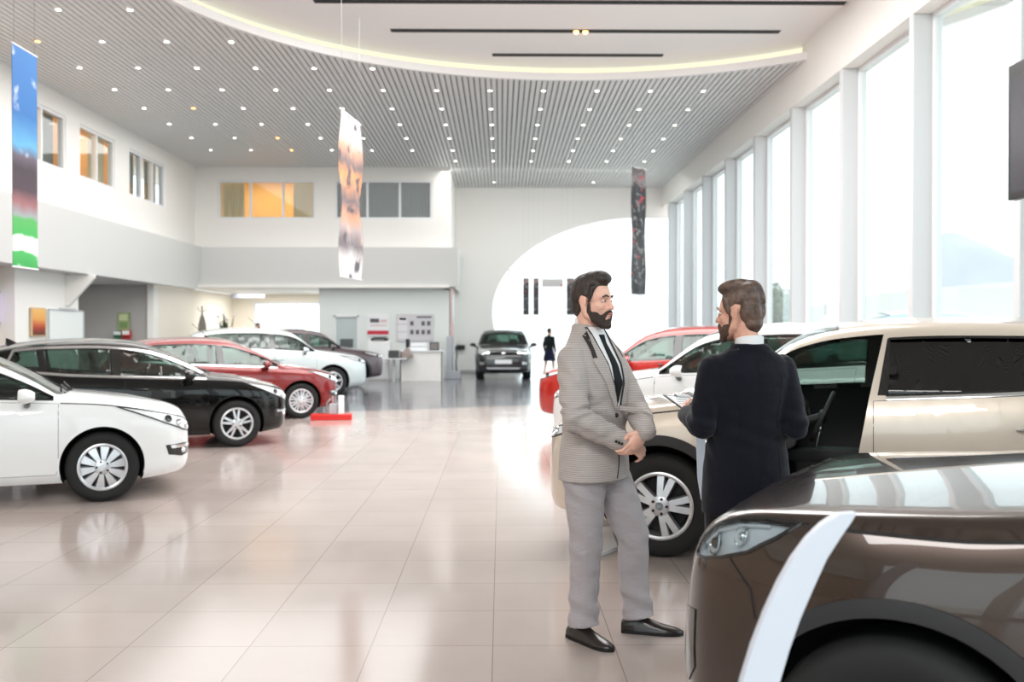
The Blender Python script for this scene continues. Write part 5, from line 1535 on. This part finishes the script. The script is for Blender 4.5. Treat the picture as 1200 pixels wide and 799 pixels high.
# ------------------------------------------------------------------ things in the hall
def ramp_mat(name, stops, noise=.06, nscale=4., blot=None, rough=.6):
    """printed cloth: colours by height, edges broken by noise, optional blots"""
    m = mat(name, (200,200,200), rough); b = m.node_tree.nodes['Principled BSDF']
    tc = nd(m, 'ShaderNodeTexCoord'); sp = nd(m, 'ShaderNodeSeparateXYZ'); lk(m, tc.outputs['Generated'], sp.inputs[0])
    n = nd(m, 'ShaderNodeTexNoise'); n.inputs['Scale'].default_value = nscale; n.inputs['Detail'].default_value = 4; lk(m, tc.outputs['Object'], n.inputs['Vector'])
    ma = nd(m, 'ShaderNodeMath'); ma.operation = 'MULTIPLY_ADD'; ma.inputs[1].default_value = noise*2
    lk(m, n.outputs['Fac'], ma.inputs[0])
    mb_ = nd(m, 'ShaderNodeMath'); mb_.operation = 'SUBTRACT'; mb_.inputs[1].default_value = noise; lk(m, sp.outputs[2], mb_.inputs[0]); lk(m, mb_.outputs[0], ma.inputs[2])
    r = nd(m, 'ShaderNodeValToRGB'); el = r.color_ramp.elements
    el[0].position, el[0].color = stops[0][0], (*lin(stops[0][1]), 1); el[1].position, el[1].color = stops[-1][0], (*lin(stops[-1][1]), 1)
    for p, c in stops[1:-1]:
        e = el.new(p); e.color = (*lin(c), 1)
    lk(m, ma.outputs[0], r.inputs['Fac']); out = r.outputs['Color']
    for k, (c, sc, lo, hi) in enumerate(blot or []):
        n2 = nd(m, 'ShaderNodeTexNoise'); n2.inputs['Scale'].default_value = sc; n2.inputs['Detail'].default_value = 3
        mp = nd(m, 'ShaderNodeMapping'); mp.inputs['Location'].default_value = (k*3.1, k*1.7, k*.9); lk(m, tc.outputs['Object'], mp.inputs['Vector']); lk(m, mp.outputs['Vector'], n2.inputs['Vector'])
        r2 = nd(m, 'ShaderNodeValToRGB'); r2.color_ramp.elements[0].position = lo; r2.color_ramp.elements[1].position = hi; lk(m, n2.outputs['Fac'], r2.inputs['Fac'])
        mx = nd(m, 'ShaderNodeMix'); mx.data_type = 'RGBA'; lk(m, r2.outputs['Color'], mx.inputs[0]); lk(m, out, mx.inputs[6]); mx.inputs[7].default_value = (*lin(c), 1); out = mx.outputs[2]
    lk(m, out, b.inputs['Base Color']); return m

def banner(a, c, z0, z1, m, label, name='hanging_banner', group='hanging banners', wave=.0, cord=True):
    """cloth between plan points a and c, with rods and cords up to the ceiling"""
    a = V((a[0], a[1], 0)); c = V((c[0], c[1], 0)); mid = (a+c)/2; w = (c-a); d = w.normalized(); nrm = V((-d.y, d.x, 0)); L = w.length
    r = empty(name, (mid.x, mid.y, z0)); tag(r, label, 'banner', group)
    n, k = 10, 24; rows0 = []; rows1 = []
    for i in range(k+1):
        z = (z1-z0)*i/k
        P = [d*(L*(j/n-.5))+V((0,0,z))+nrm*wave*sin(j*.9+i*.45) for j in range(n+1)]
        rows0.append([p+nrm*.004 for p in P]+[p-nrm*.004 for p in reversed(P)])
    b = MB(); b.loft(rows0); b.build('cloth', m, r, 60)
    for z, nm in ((z1-z0, 'top_rod'), (0, 'bottom_rod')):
        b = MB(); b.tube([d*(-L/2-.01)+V((0,0,z)), d*(L/2+.01)+V((0,0,z))], .014, 8); b.build(nm, M['frame'], r, 60)
    if cord:
        for s in (-.42, .42):
            b = MB(); b.tube([d*L*s+V((0,0,z1-z0)), d*L*s+V((0,0,ZC-z0))], .0025 if z1 > 4.6 else .001, 5); b.build('cord', M['frameg'], r, 60)
    return r
x0 = -6.6; pa, pb = atX(15,312,x0), atX(44,316,x0); zt = atX(45,68,x0).z; zb = pb.z
bm_blue = ramp_mat('banner_landscape', [(0,(52,150,74)),(.07,(70,176,92)),(.075,(225,238,226)),(.135,(225,238,226)),(.145,(66,170,86)),(.22,(84,170,90)),(.24,(150,156,160)),(.29,(150,100,104)),(.36,(72,56,66)),(.45,(60,50,60)),(.51,(96,84,98)),(.56,(90,160,204)),(.70,(34,104,170)),(1,(48,116,184))], .03, 3,
    [((226,232,240), 2.2, .62, .74)])
banner((pa.x,pa.y), (pb.x,pb.y), zb, zt, bm_blue, 'blue and green landscape banner hanging at the left by the office windows')
bm_mid = ramp_mat('banner_peach', [(0,(226,226,228)),(.12,(200,196,196)),(.2,(120,112,116)),(.3,(176,160,158)),(.38,(206,150,122)),(.48,(110,102,108)),(.56,(188,140,112)),(.64,(214,150,104)),(.70,(120,108,110)),(.8,(206,158,134)),(.88,(200,198,204)),(1,(230,230,234))], .07, 3.5, [((92,86,92), 3., .56, .64), ((226,190,160), 2.6, .6, .7)])
banner((-2.63,16.0), (-2.47,17.3), atY(410,326,16.7).z, atY(410,138,16.7).z, bm_mid, 'peach and grey banner hanging in the middle of the hall before the back block', wave=.03)
bm_dk = ramp_mat('banner_dark', [(0,(44,46,48)),(.3,(70,68,70)),(.6,(40,40,44)),(.85,(60,56,60)),(.9,(150,130,130)),(1,(84,74,78))], .12, 5, [((196,72,84), 4., .60, .68), ((130,126,128), 7., .55, .63)])
p0, p1 = atY(740,345,22.), atY(757,345,22.3)
banner((p0.x,22.0), (p1.x,22.4), p0.z, atY(748,197,22.2).z, bm_dk, 'dark grey and red banner hanging at the right before the far arch', wave=.015)
for k, (xa, xb) in enumerate(((613,620),(625,631.5),(664,673))):
    p0, p1 = atY(xa,369,36.4), atY(xb,369,36.4)
    banner((p0.x,36.4), (p1.x,36.4), p0.z, atY(xa,326,36.4).z, bm_dk, ['narrow dark red banner hanging in the far arch, leftmost of three','narrow dark grey banner in the far arch, next to the leftmost one','narrow dark banner hanging in the far arch behind the grey suited man'][k], group='narrow banners in the far arch')
p0, p1 = atY(635,336,36.4), atY(660,336,36.4)
banner((p0.x,36.4), (p1.x,36.4), p0.z, atY(640,327,36.4).z, ramp_mat('banner_grey', [(0,(186,184,184)),(1,(200,198,198))], .1, 5, [((206,120,120), 5., .6, .7)]), 'small wide grey banner hanging in the far arch between the narrow ones', group=None)

# hanging screen at the right edge
xs = 5.2; q0, q1 = atX(1187,78,xs), atX(1187,235,xs)
r = empty('hanging_screen', (xs, q0.y-.8, q1.z)); tag(r, 'black screen hanging by the windows at the upper right edge', 'screen')
h_ = q0.z-q1.z
b = MB(); b.box(-.05,.05,-.8,.8,0,h_); b.build('housing', M['black'], r, None, .012)
for s in (-1, 1):
    MB().box(s*.05,s*.053,-.74,.74,.06,h_-.16).build('display', mat('screen_dark', (58,58,66), .25), r)
for yy in (-.5,.5):
    b = MB(); b.tube([(0,yy,h_),(0,yy,ZC-q1.z)], .012, 8); b.build('hanger', M['frameg'], r, 60)

# reception desk group at the end of the left row
def at31(px, py, y=31.): return atY(px, py, y)
r = empty('reception_desk', (at31(492,440).x, 31.0, 0)); tag(r, 'white reception desk with a lower side table in front of the wall posters', 'desk')
ox = r.location.x
xa, xb = at31(470,430).x-ox, at31(519,430).x-ox
b = MB(); b.box(xa,xb,-.35,-.31,0,.93); b.box(xb-.04,xb,-.35,.35,0,.93); b.box(xa,xa+.04,-.35,.2,0,.93); b.build('front_panel', M['white'], r, None, .006)
b = MB(); b.box(xa-.03,xb+.05,-.42,.3,.93,.965); b.build('counter_top', M['frame'], r, None, .006)
xl = at31(452,430).x-ox
b = MB(); b.box(xl,xa+.25,-.78,-.36,.70,.735); b.box(xl,xa-.01,-.36,.25,.70,.735); b.build('side_table', M['frame'], r, None, .008)
b = MB(); b.tube([(xl+.28,-.2,0),(xl+.28,-.2,.70)], .045, 14); b.build('leg', M['frame'], r, 60)
def desk_thing(name, cat, label, px, mk, z=.967, y=31.): 
    o = empty(name, (at31(px,400,y).x, y, z)); tag(o, label, cat); mk(o); return o
def mk_lap(o):
    b = MB(); b.box(-.17,.17,-.12,.12,0,.02); b.build('keyboard_base', M['black'], o)
    b = MB(); b.obox((0,-.15,.13), .17, .008, .115, Matrix.Rotation(radians(-14), 3, 'X')); b.build('lid', M['black'], o)
desk_thing('laptop', 'laptop', 'black laptop open on the low side table of the reception desk', 462, mk_lap, .737, 30.5)
def mk_box(o): b = MB(); b.box(-.26,.26,-.1,.1,0,.25); b.build('carton', M['frame'], o, None, .01); MB().box(-.26,.26,-.104,-.1,.11,.13).build('lid_line', M['frameg'], o)
desk_thing('document_box', 'box', 'white box standing on the reception desk counter', 491, mk_box)
def mk_fr(o):
    M3 = Matrix.Rotation(radians(-10), 3, 'X'); b = MB(); b.obox((0,0,.13), .15, .012, .13, M3); b.build('frame', M['black'], o)
    b = MB(); b.obox((0,-.014,.13), .115, .003, .10, M3); b.build('picture', mat('photo_grey',(104,100,98),.4), o)
desk_thing('photo_frame', 'picture', 'dark framed photo at the right end of the reception desk', 509, mk_fr)
def mk_bag(o):
    b = MB(); b.loft([[V((w*cos(t), d_*sin(t), z)) for t in [2*pi*k/16 for k in range(16)]] for w, d_, z in ((.18,.12,0),(.20,.13,.06),(.16,.11,.16),(.08,.06,.25),(.03,.03,.32))]); b.build('bag', mat('bag_grey',(150,136,130),.8), o, 60)
    b = MB(); b.tube([(-.03,0,.31),(0,0,.40),(.03,0,.31)], .012, 8); b.build('knot', M['softblack'], o, 60)
desk_thing('cloth_bag', 'bag', 'grey cloth bag with a dark knot on the side table', 477, mk_bag, .737, 30.45)
def mk_mon(o):
    b = MB(); b.lathe([(0,.0),(.11,.0),(.11,.015),(.02,.025),(.02,.12),(0,.12)], (0,0,0), 'z', 20); b.build('foot', M['black'], o, 40)
    b = MB(); b.box(-.05,.05,-.22,.22,.10,.36); b.build('display', M['black'], o, None, .01)
desk_thing('monitor', 'monitor', 'black monitor seen edge on beside the white box on the desk', 478, mk_mon, .967, 31.18)
# cabinet with printer
o = empty('cabinet', (at31(445,440,31.6).x, 31.6, 0)); tag(o, 'tall white cabinet beside the reception desk with a printer on top', 'cabinet')
b = MB(); b.box(-.36,.36,-.25,.25,0,1.26); b.build('carcass', M['white'], o, None, .008)
for z0, z1 in ((.05,.62),(.64,1.22)):
    b = MB(); b.box(-.34,.34,-.27,-.25,z0,z1); dd = b.build('door', M['frame'], o, None, .004); b = MB(); b.box(.22,.30,-.285,-.27,z1-.08,z1-.06); b.build('handle', M['silver'], dd)
def mk_prn(o):
    b = MB(); b.box(-.26,.26,-.2,.2,0,.10); b.build('body', M['black'], o, None, .02); b = MB(); b.box(-.2,.2,-.16,.16,.10,.17); b.build('scanner_lid', M['frameg'], o, None, .02)
    MB().box(-.16,.16,-.30,-.2,.02,.035).build('paper_tray', M['frame'], o)
desk_thing('printer', 'printer', 'black printer on top of the white cabinet', 445, mk_prn, 1.262, 31.6)
# posters on the lower wall
def poster(px0, py0, px1, py1, y, label, parts, name='wall_mounted_poster', cat='poster', frame=None):
    a, c = atY(px0,py1,y), atY(px1,py0,y); o = empty(name, (a.x, y, a.z)); tag(o, label, cat); W, Hh = c.x-a.x, c.z-a.z
    MB().box(0,W,-.012,0,0,Hh).build('sheet', frame or M['frame'], o)
    for nm, u0, v0, u1, v1, m in parts: MB().box(u0*W,u1*W,-.018,-.012,v0*Hh,v1*Hh).build(nm, m, o)
    return o
M['crimson'] = mat('crimson_print', (196,40,66), .5); M['dk'] = mat('dark_print', (96,92,98), .6); M['gp'] = mat('grey_print', (206,204,208), .6); M['gl'] = mat('light_print', (226,224,228), .6); M['pinkp'] = mat('pink_print', (222,190,194), .6)
poster(430,368,456,394,32.87,'white wall poster with a crimson band beside the grey door',[('band',.02,.08,.98,.26,M['crimson']),('headline',.15,.62,.55,.80,M['dk']),('headline',.6,.62,.9,.76,M['pinkp']),('subline',.15,.46,.9,.52,M['pinkp'])])
pr_ = [('panel',.05,.1+.28*k,.30,.1+.28*k+.22,M['gl']) for k in range(3)]+[('photo',.38+.15*k,.58,.47+.15*k,.74,M['dk']) for k in (0,2,3)]+[('photo',.38+.15*k,.26,.47+.15*k,.42,M['dk']) for k in range(4)]+[('headline',.55,.86,.95,.92,M['dk']),('headline',.10,.78,.27,.86,M['dk'])]
poster(464,368,508,400,32.87,'wide grey wall poster with rows of small photos above the reception desk',pr_,frame=M['gp'])
# side wall sign and light grey stand at the corner
o = empty('wall_sign', (-1.715, 34.2, 2.35)); tag(o, 'white oval sign on a pink panel at the corner side wall', 'sign')
MB().box(0,.03,-1.2,.9,-1.2,1.0).build('panel', mat('pale_pink_panel',(226,186,180),.5), o)
b = MB(); b.ell((.045,0,0), (.03,.62,.55)); b.build('oval', M['frame'], o, 60)
o = empty('info_stand', (at31(531,440,32.4).x, 32.4, 0)); tag(o, 'light grey info stand on a broad base at the wall corner', 'stand')
M['lgrey'] = mat('light_grey_metal', (176,180,186), .4)
b = MB(); b.box(-.22,.26,-.3,.3,0,.26); b.build('base', M['lgrey'], o, None, .015); b = MB(); b.box(-.20,-.02,-.28,.28,.26,1.42); b.build('column', M['lgrey'], o, None, .015)
b = MB(); b.tube([(.12,-.1,.26),(.10,-.1,.55),(.13,-.1,.8),(.09,-.1,1.05)], .02, 8); b.build('cable', M['black'], o, 60)
o = empty('wall_camera', (atY(540,407,37.25).x, 37.25, atY(540,407,37.25).z)); tag(o, 'small black box on the far wall beside the off road car', 'wall box')
b = MB(); b.box(-.16,.16,-.12,.04,-.09,.09); b.build('housing', M['black'], o, None, .02); b = MB(); b.lathe([(0,-.15),(.05,-.15),(.06,-.12),(0,-.12)],(0,0,0),'y',16); b.build('lens', M['trimblk'], o, 40)

# red price stand at the nose of the red car
p = atZ(392,486,0); o = empty('price_stand', (-2.98, 17.3, 0), radians(8)); tag(o, 'low red floor stand with white panel at the nose of the red car', 'stand')
M['redl'] = mat('red_lacquer', (206,34,30), .35)
b = MB(); b.box(-.38,.34,-.16,.16,0,.10); b.build('base', M['redl'], o, None, .01)
b = MB(); b.box(.10,.20,-.10,.10,.10,.42); b.build('white_panel', M['frame'], o, None, .008)
b = MB(); b.box(-.06,.08,-.06,.08,.10,.28); b.build('leaflet_holder', M['lgrey'], o, None, .01)
b = MB(); b.tube([(-.1,0,.10),(-.1,0,.30),(-.04,0,.36)], .012, 8); b.tube([(.0,.0,.3),(.0,.0,.4)], .012, 8); b.build('bracket', M['silver'], o, 60)

# display blades
def blade(name, y, left, right, label, cat, m, base, th=.028):
    A = [atY(px, py, y) for px, py in left]; B = [atY(px, py, y) for px, py in right]
    o = empty(name, (base[0], base[1], 0)); tag(o, label, cat); c = V((base[0], base[1], 0))
    R0 = []; 
    for k in range(len(A)):
        a, q = A[k]-c, B[k]-c; R0.append([a, q, q+V((0,th,0)), a+V((0,th,0))])
    b = MB(); b.loft(R0); b.build('panel', m, o, 30)
    return o
M['blade'] = mat('blade_white', (214,222,234), .4)
L = [(983,603),(964,615),(947,632),(930,655),(913,685),(897,720),(883,757),(870,799),(852,880),(838,980),(828,1080),(822,1190)]
Rr = [(1004,601),(999,610),(985,630),(969,655),(953,690),(938,725),(925,762),(914,799),(901,880),(893,980),(889,1080),(887,1190)]
bs = atY(855,1190,2.15)
o = blade('display_blade', 2.15, L, Rr, 'tall curved white display blade standing before the dark brown car', 'display stand', M['blade'], (bs.x, 2.15))
b = MB(); b.box(-.22,.22,-.16,.18,0,.025); b.build('foot_plate', M['frame'], o, None, .006)
L = [(812,492),(814,500),(815,508),(817,530),(818,560),(822,585),(830,605),(842,625),(858,655),(876,690),(893,722)]
Rr = [(822,490),(825,499),(826,506),(828,530),(830,560),(834,583),(842,600),(853,618),(869,648),(887,684),(904,720)]
bs = atY(898,722,5.3)
o = blade('display_blade', 5.3, L, Rr, 'curved white display blade half hidden behind the man in navy', 'display stand', M['blade'], (bs.x, 5.3), .02)
b = MB(); b.box(-.18,.18,-.12,.14,0,.02); b.build('foot_plate', M['frame'], o, None, .005)
# floor plate behind the grey man's legs
o = empty('floor_plate', (.60, 7.0, 0)); tag(o, 'flat white base plate lying on the floor behind the grey trousers', 'base plate')
pl = [atZ(697,655,0), atZ(724,645,0), atZ(716,620,0), atZ(675,626,0)]
b = MB(); cc = V((.60,7.0,0)); b.loft([[q-cc for q in pl],[q-cc+V((0,0,.028)) for q in pl]]); b.build('plate', M['frame'], o, None, .004)
MB().box(-.06,.06,-.05,.05,.028,.040).build('socket', M['lgrey'], o)

# left lower wall
X6 = -10.58
def wallx(px0, py0, px1, py1, x, name, cat, label, m, depth=.03, extra=None):
    a, c = atX(px0,py1,x), atX(px1,py0,x); z0, z1 = min(a.z, atX(px1,py1,x).z), c.z
    o = empty(name, (x, a.y, z0)); tag(o, label, cat); Wd, Hh = c.y-a.y, z1-z0
    MB().box(0,depth,0,Wd,0,Hh).build('panel', m, o, None, .006)
    if extra: extra(o, Wd, Hh, depth)
    return o
def ex_pic(o, W, Hh, d):
    MB().box(d,d+.008,.08*W,.92*W,.05*Hh,.95*Hh).build('picture', ramp_mat('poster_orange', [(0,(70,40,24)),(.25,(150,50,30)),(.4,(196,90,50)),(.6,(226,160,84)),(1,(236,186,104))], .08, 4), o)
wallx(35,361,52,394,X6,'framed_picture','picture','orange picture in a pale wooden frame on the left wall',mat('pale_wood',(206,176,136),.6),.04,ex_pic)
def ex_pan(o, W, Hh, d):
    for a_, c_ in ((.0,.03),(.97,1.)): MB().box(d,d+.01,a_*W,c_*W,0,Hh).build('edge', M['lgrey'], o)
    MB().box(d,d+.01,0,W,.96*Hh,Hh).build('edge', M['lgrey'], o); MB().box(d,d+.06,.28*W,.72*W,1.02*Hh,1.05*Hh).build('lamp_bar', M['lgrey'], o)
wallx(54,364,96,398,X6,'wall_mounted_board','board','pale empty board with grey edges on the left wall beside the orange picture',M['cool'],.05,ex_pan)
o = empty('wall_screen', (-10.97, atX(2,365,-10.97).y, atX(2,380,-10.97).z)); tag(o, 'lavender wall screen cut by the left edge of the frame', 'screen')
b = MB(); b.box(0,.05,-1.0,.32,0,.72); b.build('housing', M['black'], o, None, .01); MB().box(.05,.055,-.96,.28,.04,.68).build('display', mat('lavender_display',(178,166,196),.3,emit=(190,176,214),es=.35), o)
M['green'] = mat('green_print', (150,168,120), .6)
def wally(px0, py0, px1, py1, y, name, cat, label, m, extra=None, depth=.03):
    a, c = atY(px0,py1,y), atY(px1,py0,y); o = empty(name, (a.x, y, a.z)); tag(o, label, cat); Wd, Hh = c.x-a.x, c.z-a.z
    MB().box(0,Wd,-depth,0,0,Hh).build('panel', m, o, None, .005)
    if extra: extra(o, Wd, Hh, depth)
    return o
def ex_g(o, W, Hh, d):
    MB().box(.15*W,.85*W,-d-.006,-d,.55*Hh,.9*Hh).build('print_block', mat('green_pale',(196,206,160),.6), o); MB().box(.15*W,.85*W,-d-.006,-d,.12*Hh,.45*Hh).build('print_block', mat('green_deep',(120,150,96),.6), o)
wally(138,366,152,387,29.46,'notice_sign','sign','olive green notice on the grey recess wall',M['green'],ex_g)
def ex_b(o, W, Hh, d):
    MB().box(.04*W,.96*W,-d-.01,-d,.15*Hh,.3*Hh).build('slot', M['softblack'], o); MB().box(.04*W,.96*W,-d-.012,-d,.5*Hh,.95*Hh).build('lid', M['frame'], o)
wally(135,388,144,396,29.46,'wall_mounted_box','box','small green box on the grey recess wall under the notice',mat('green_box',(60,130,90),.5),ex_b,.14)
wally(145,387,154,397,29.46,'wall_mounted_box','box','small red box on the grey recess wall under the notice',M['redl'],ex_b,.14)
wally(251,377,262,388,37.97,'notice_sign','sign','small grey notice on the cream wall of the back room',M['gp'],ex_g)
# ceiling sign in the back room
o = empty('hanging_sign', (atY(291,346,36).x, 36, atY(291,349,36).z)); tag(o, 'thin blue grey sign hanging in the back room', 'sign')
MB().box(-.6,.6,-.02,.02,0,.14).build('panel', mat('bluegrey',(170,176,196),.5), o)
for s in (-.5,.5): b = MB(); b.tube([(s,0,.14),(s,0,3.02-o.location.z)], .008, 6); b.build('hanger', M['frameg'], o, 60)
# plants
M['leafd'] = vary(mat('leaf_dark', (40,60,40), .5), (66,84,56), 8); M['flower'] = mat('flower_pale', (238,232,228), .6); M['pot'] = mat('pot_white', (226,224,220), .4)
M['leafo'] = vary(mat('leaf_outside', (92,108,84), .7), (132,144,116), 5)
def plant(x, y, pot_h, h, label, n=26, flowers=0, name='potted_plant', spread=.35, group=None):
    o = empty(name, (x, y, 0)); tag(o, label, 'plant', group)
    b = MB(); b.lathe([(0,0),(.14,0),(.20,pot_h),(.17,pot_h),(.16,pot_h-.04),(0,pot_h-.04)], (0,0,0), 'z', 28); b.build('pot', M['pot'], o, 40)
    b = MB(); f = MB(); st = MB(); rr = random.Random(int(abs(x*100)))
    for k in range(n):
        a = rr.uniform(0, 2*pi); e = rr.uniform(.15, 1); hh = pot_h+(h-pot_h)*rr.uniform(.45, 1.); tip = V((cos(a)*spread*e, sin(a)*spread*e, hh)); root_ = V((cos(a)*.05, sin(a)*.05, pot_h-.05))
        mid = root_.lerp(tip, .55)+V((0,0,.08)); st.tube([root_, mid], [.008,.005], 6)
        d = (tip-mid).normalized(); s_ = d.cross(V((0,0,1))).normalized()*.045; L_ = (tip-mid).length
        b.add([mid, mid+d*L_*.4+s_, tip, mid+d*L_*.4-s_, mid+d*L_*.4+V((0,0,-.012))], [(0,1,2,4),(0,4,2,3)])
        if k < flowers: f.ell(tip, (.05,.05,.05), None, 10, 7)
    st.build('stems', M['leafd'], o, 60); b.build('leaves', M['leafd'], o)['kind'] = 'stuff'
    if flowers: f.build('flowers', M['flower'], o, 60)
    return o
q = atY(361,392,32.2); plant(q.x, 32.2, .75, 1.62, 'dark leafy plant in a white pot behind the brown grey crossover', 30)
q = atY(247,380,32.5); plant(q.x+.25, 33.4, .8, 2.15, 'pale flowering plant in the passage behind the red car', 26, 18, spread=.3)
o = empty('coat_stand', (atY(237,380,32.2).x, 32.2, 0)); tag(o, 'tall dark coat stand in the cream passage behind the red car', 'coat stand')
b = MB(); b.lathe([(0,0),(.2,0),(.2,.03),(.03,.05),(.025,2.4),(0,2.42)], (0,0,0), 'z', 20); b.build('pole', mat('stand_grey',(110,106,100),.5), o, 40)
b = MB(); b.loft([[V((w*cos(t), w*.7*sin(t), z)) for t in [2*pi*k/14 for k in range(14)]] for w, z in ((.14,.9),(.16,1.3),(.13,1.8),(.05,2.1))]); b.build('coat', mat('coat_grey',(128,124,118),.8), o, 60)
for k in range(4):
    a = pi/2*k+.4; b = MB(); b.tube([(0,0,2.2),(.12*cos(a),.12*sin(a),2.28),(.14*cos(a),.14*sin(a),2.36)], .012, 6); b.build('hook', M['frameg'], o, 60)

# outside the glass front
for k, (px, hh) in enumerate(((895,2.55),(908,2.75),(921,2.6))):
    q = atY(px, 360, 30.+.8*k); o = empty('garden_tree', (q.x, 30.+.8*k, -.15)); tag(o, ['small clipped tree outside the glass front, first right of the navy man\'s head','small clipped tree outside the glass front, middle of three','small clipped tree outside the glass front, last of three'][k], 'tree', 'clipped trees outside the glass front')
    b = MB(); b.tube([(0,0,0),(.02,0,1.),(0,.02,2.)], [.06,.05,.03], 10); b.build('trunk', mat('bark',(110,96,84),.8), o, 60)
    b = MB(); rr = random.Random(k)
    for i in range(420):
        u, t = rr.uniform(-1, 1), rr.uniform(0, 2*pi); R_ = (1-u*u)**.5*rr.uniform(.75, 1.05); c = V((.30*R_*cos(t), .30*R_*sin(t), hh-.15+.62*u)); d = V((rr.uniform(-1,1), rr.uniform(-1,1), rr.uniform(-.4,1))).normalized(); s_ = d.orthogonal().normalized()*.035
        b.add([c, c+d*.05+s_, c+d*.11, c+d*.05-s_], [(0,1,2,3)])
    b.ell((0,0,hh-.15), (.24,.24,.52), None, 14, 10)
    b.build('crown', M['leafo'], o)['kind'] = 'stuff'
S = suv(); cpo = Car('parked_car', S, (8.55, 25.5), pi*.97, paint('paint_pale_blue', (176,200,222), .3), 'pale blue car parked outside behind the glass front'); cpo.root.location.z = -.15; cpo.root.scale = (1.22,1.22,1.36)

# oval wheel badge of the beige car
w = [c for c in beige.root.children if c.name.startswith('wheel') and abs(c.location.x) < .01 and c.location.y > 0][0]
yb = beige.S['tw']/2*.80+.026
b = MB(); b.lathe([(.024,0),(.026,0),(.026,.002),(.024,.002)], (0,0,0), 'z', 28, True); b.v = [(p[0]*1., yb+p[2], p[1]*.62) for p in b.v]
ring = b.build('badge', M['chrome'], w)
cu = bpy.data.curves.new('badge', 'FONT'); cu.body = 'KIA'; cu.size = .018; cu.align_x = 'CENTER'; cu.align_y = 'CENTER'; cu.extrude = .0008
to = bpy.data.objects.new('tmp', cu); WORK.collection.objects.link(to); vl = WORK.view_layers[0]; vl.update(); dg = vl.depsgraph
tme = bpy.data.meshes.new_from_object(to.evaluated_get(dg)); bpy.data.objects.remove(to)
tme.transform(Matrix(((-1,0,0,0),(0,0,1,yb+.001),(0,1,0,0),(0,0,0,1)))); obj('badge_letters', tme, M['chrome'], w)
# clipboard held by the man in navy
cb = empty('clipboard', (.985, 4.825, 1.165)); tag(cb, 'clipboard with white printed sheet held by the man in the navy suit', 'clipboard')
R = Matrix((V((.80,.58,-.02)).normalized(), V((-.50,.70,.50)).normalized(), V((0,0,1)))).transposed()
x_ = V((.86,.50,-.08)).normalized(); y_ = V((-.42,.62,.30)); y_ = (y_-x_*y_.dot(x_)).normalized(); z_ = x_.cross(y_)
CM = Matrix((x_, y_, z_)).transposed()
b = MB(); b.obox((0,0,0), .115, .160, .002, CM); b.build('board', M['black'], cb)
b = MB(); b.obox(z_*.004+y_*-.005, .106, .148, .0012, CM); b.build('paper', M['plate'], cb)
b = MB(); b.obox(z_*.008+y_*.145, .045, .014, .006, CM); b.build('clip', M['silver'], cb, bevel=.002)
b = MB()
M['ink'] = mat('print_grey', (120,120,124), .8)
for k in range(9): b.obox(z_*.0056+y_*(.10-.024*k)+x_*(-.02*(k % 3)), .075-.012*(k % 3), .0022, .0004, CM)
b.build('printed_lines', M['ink'], cb)
bpy.data.scenes.remove(WORK)
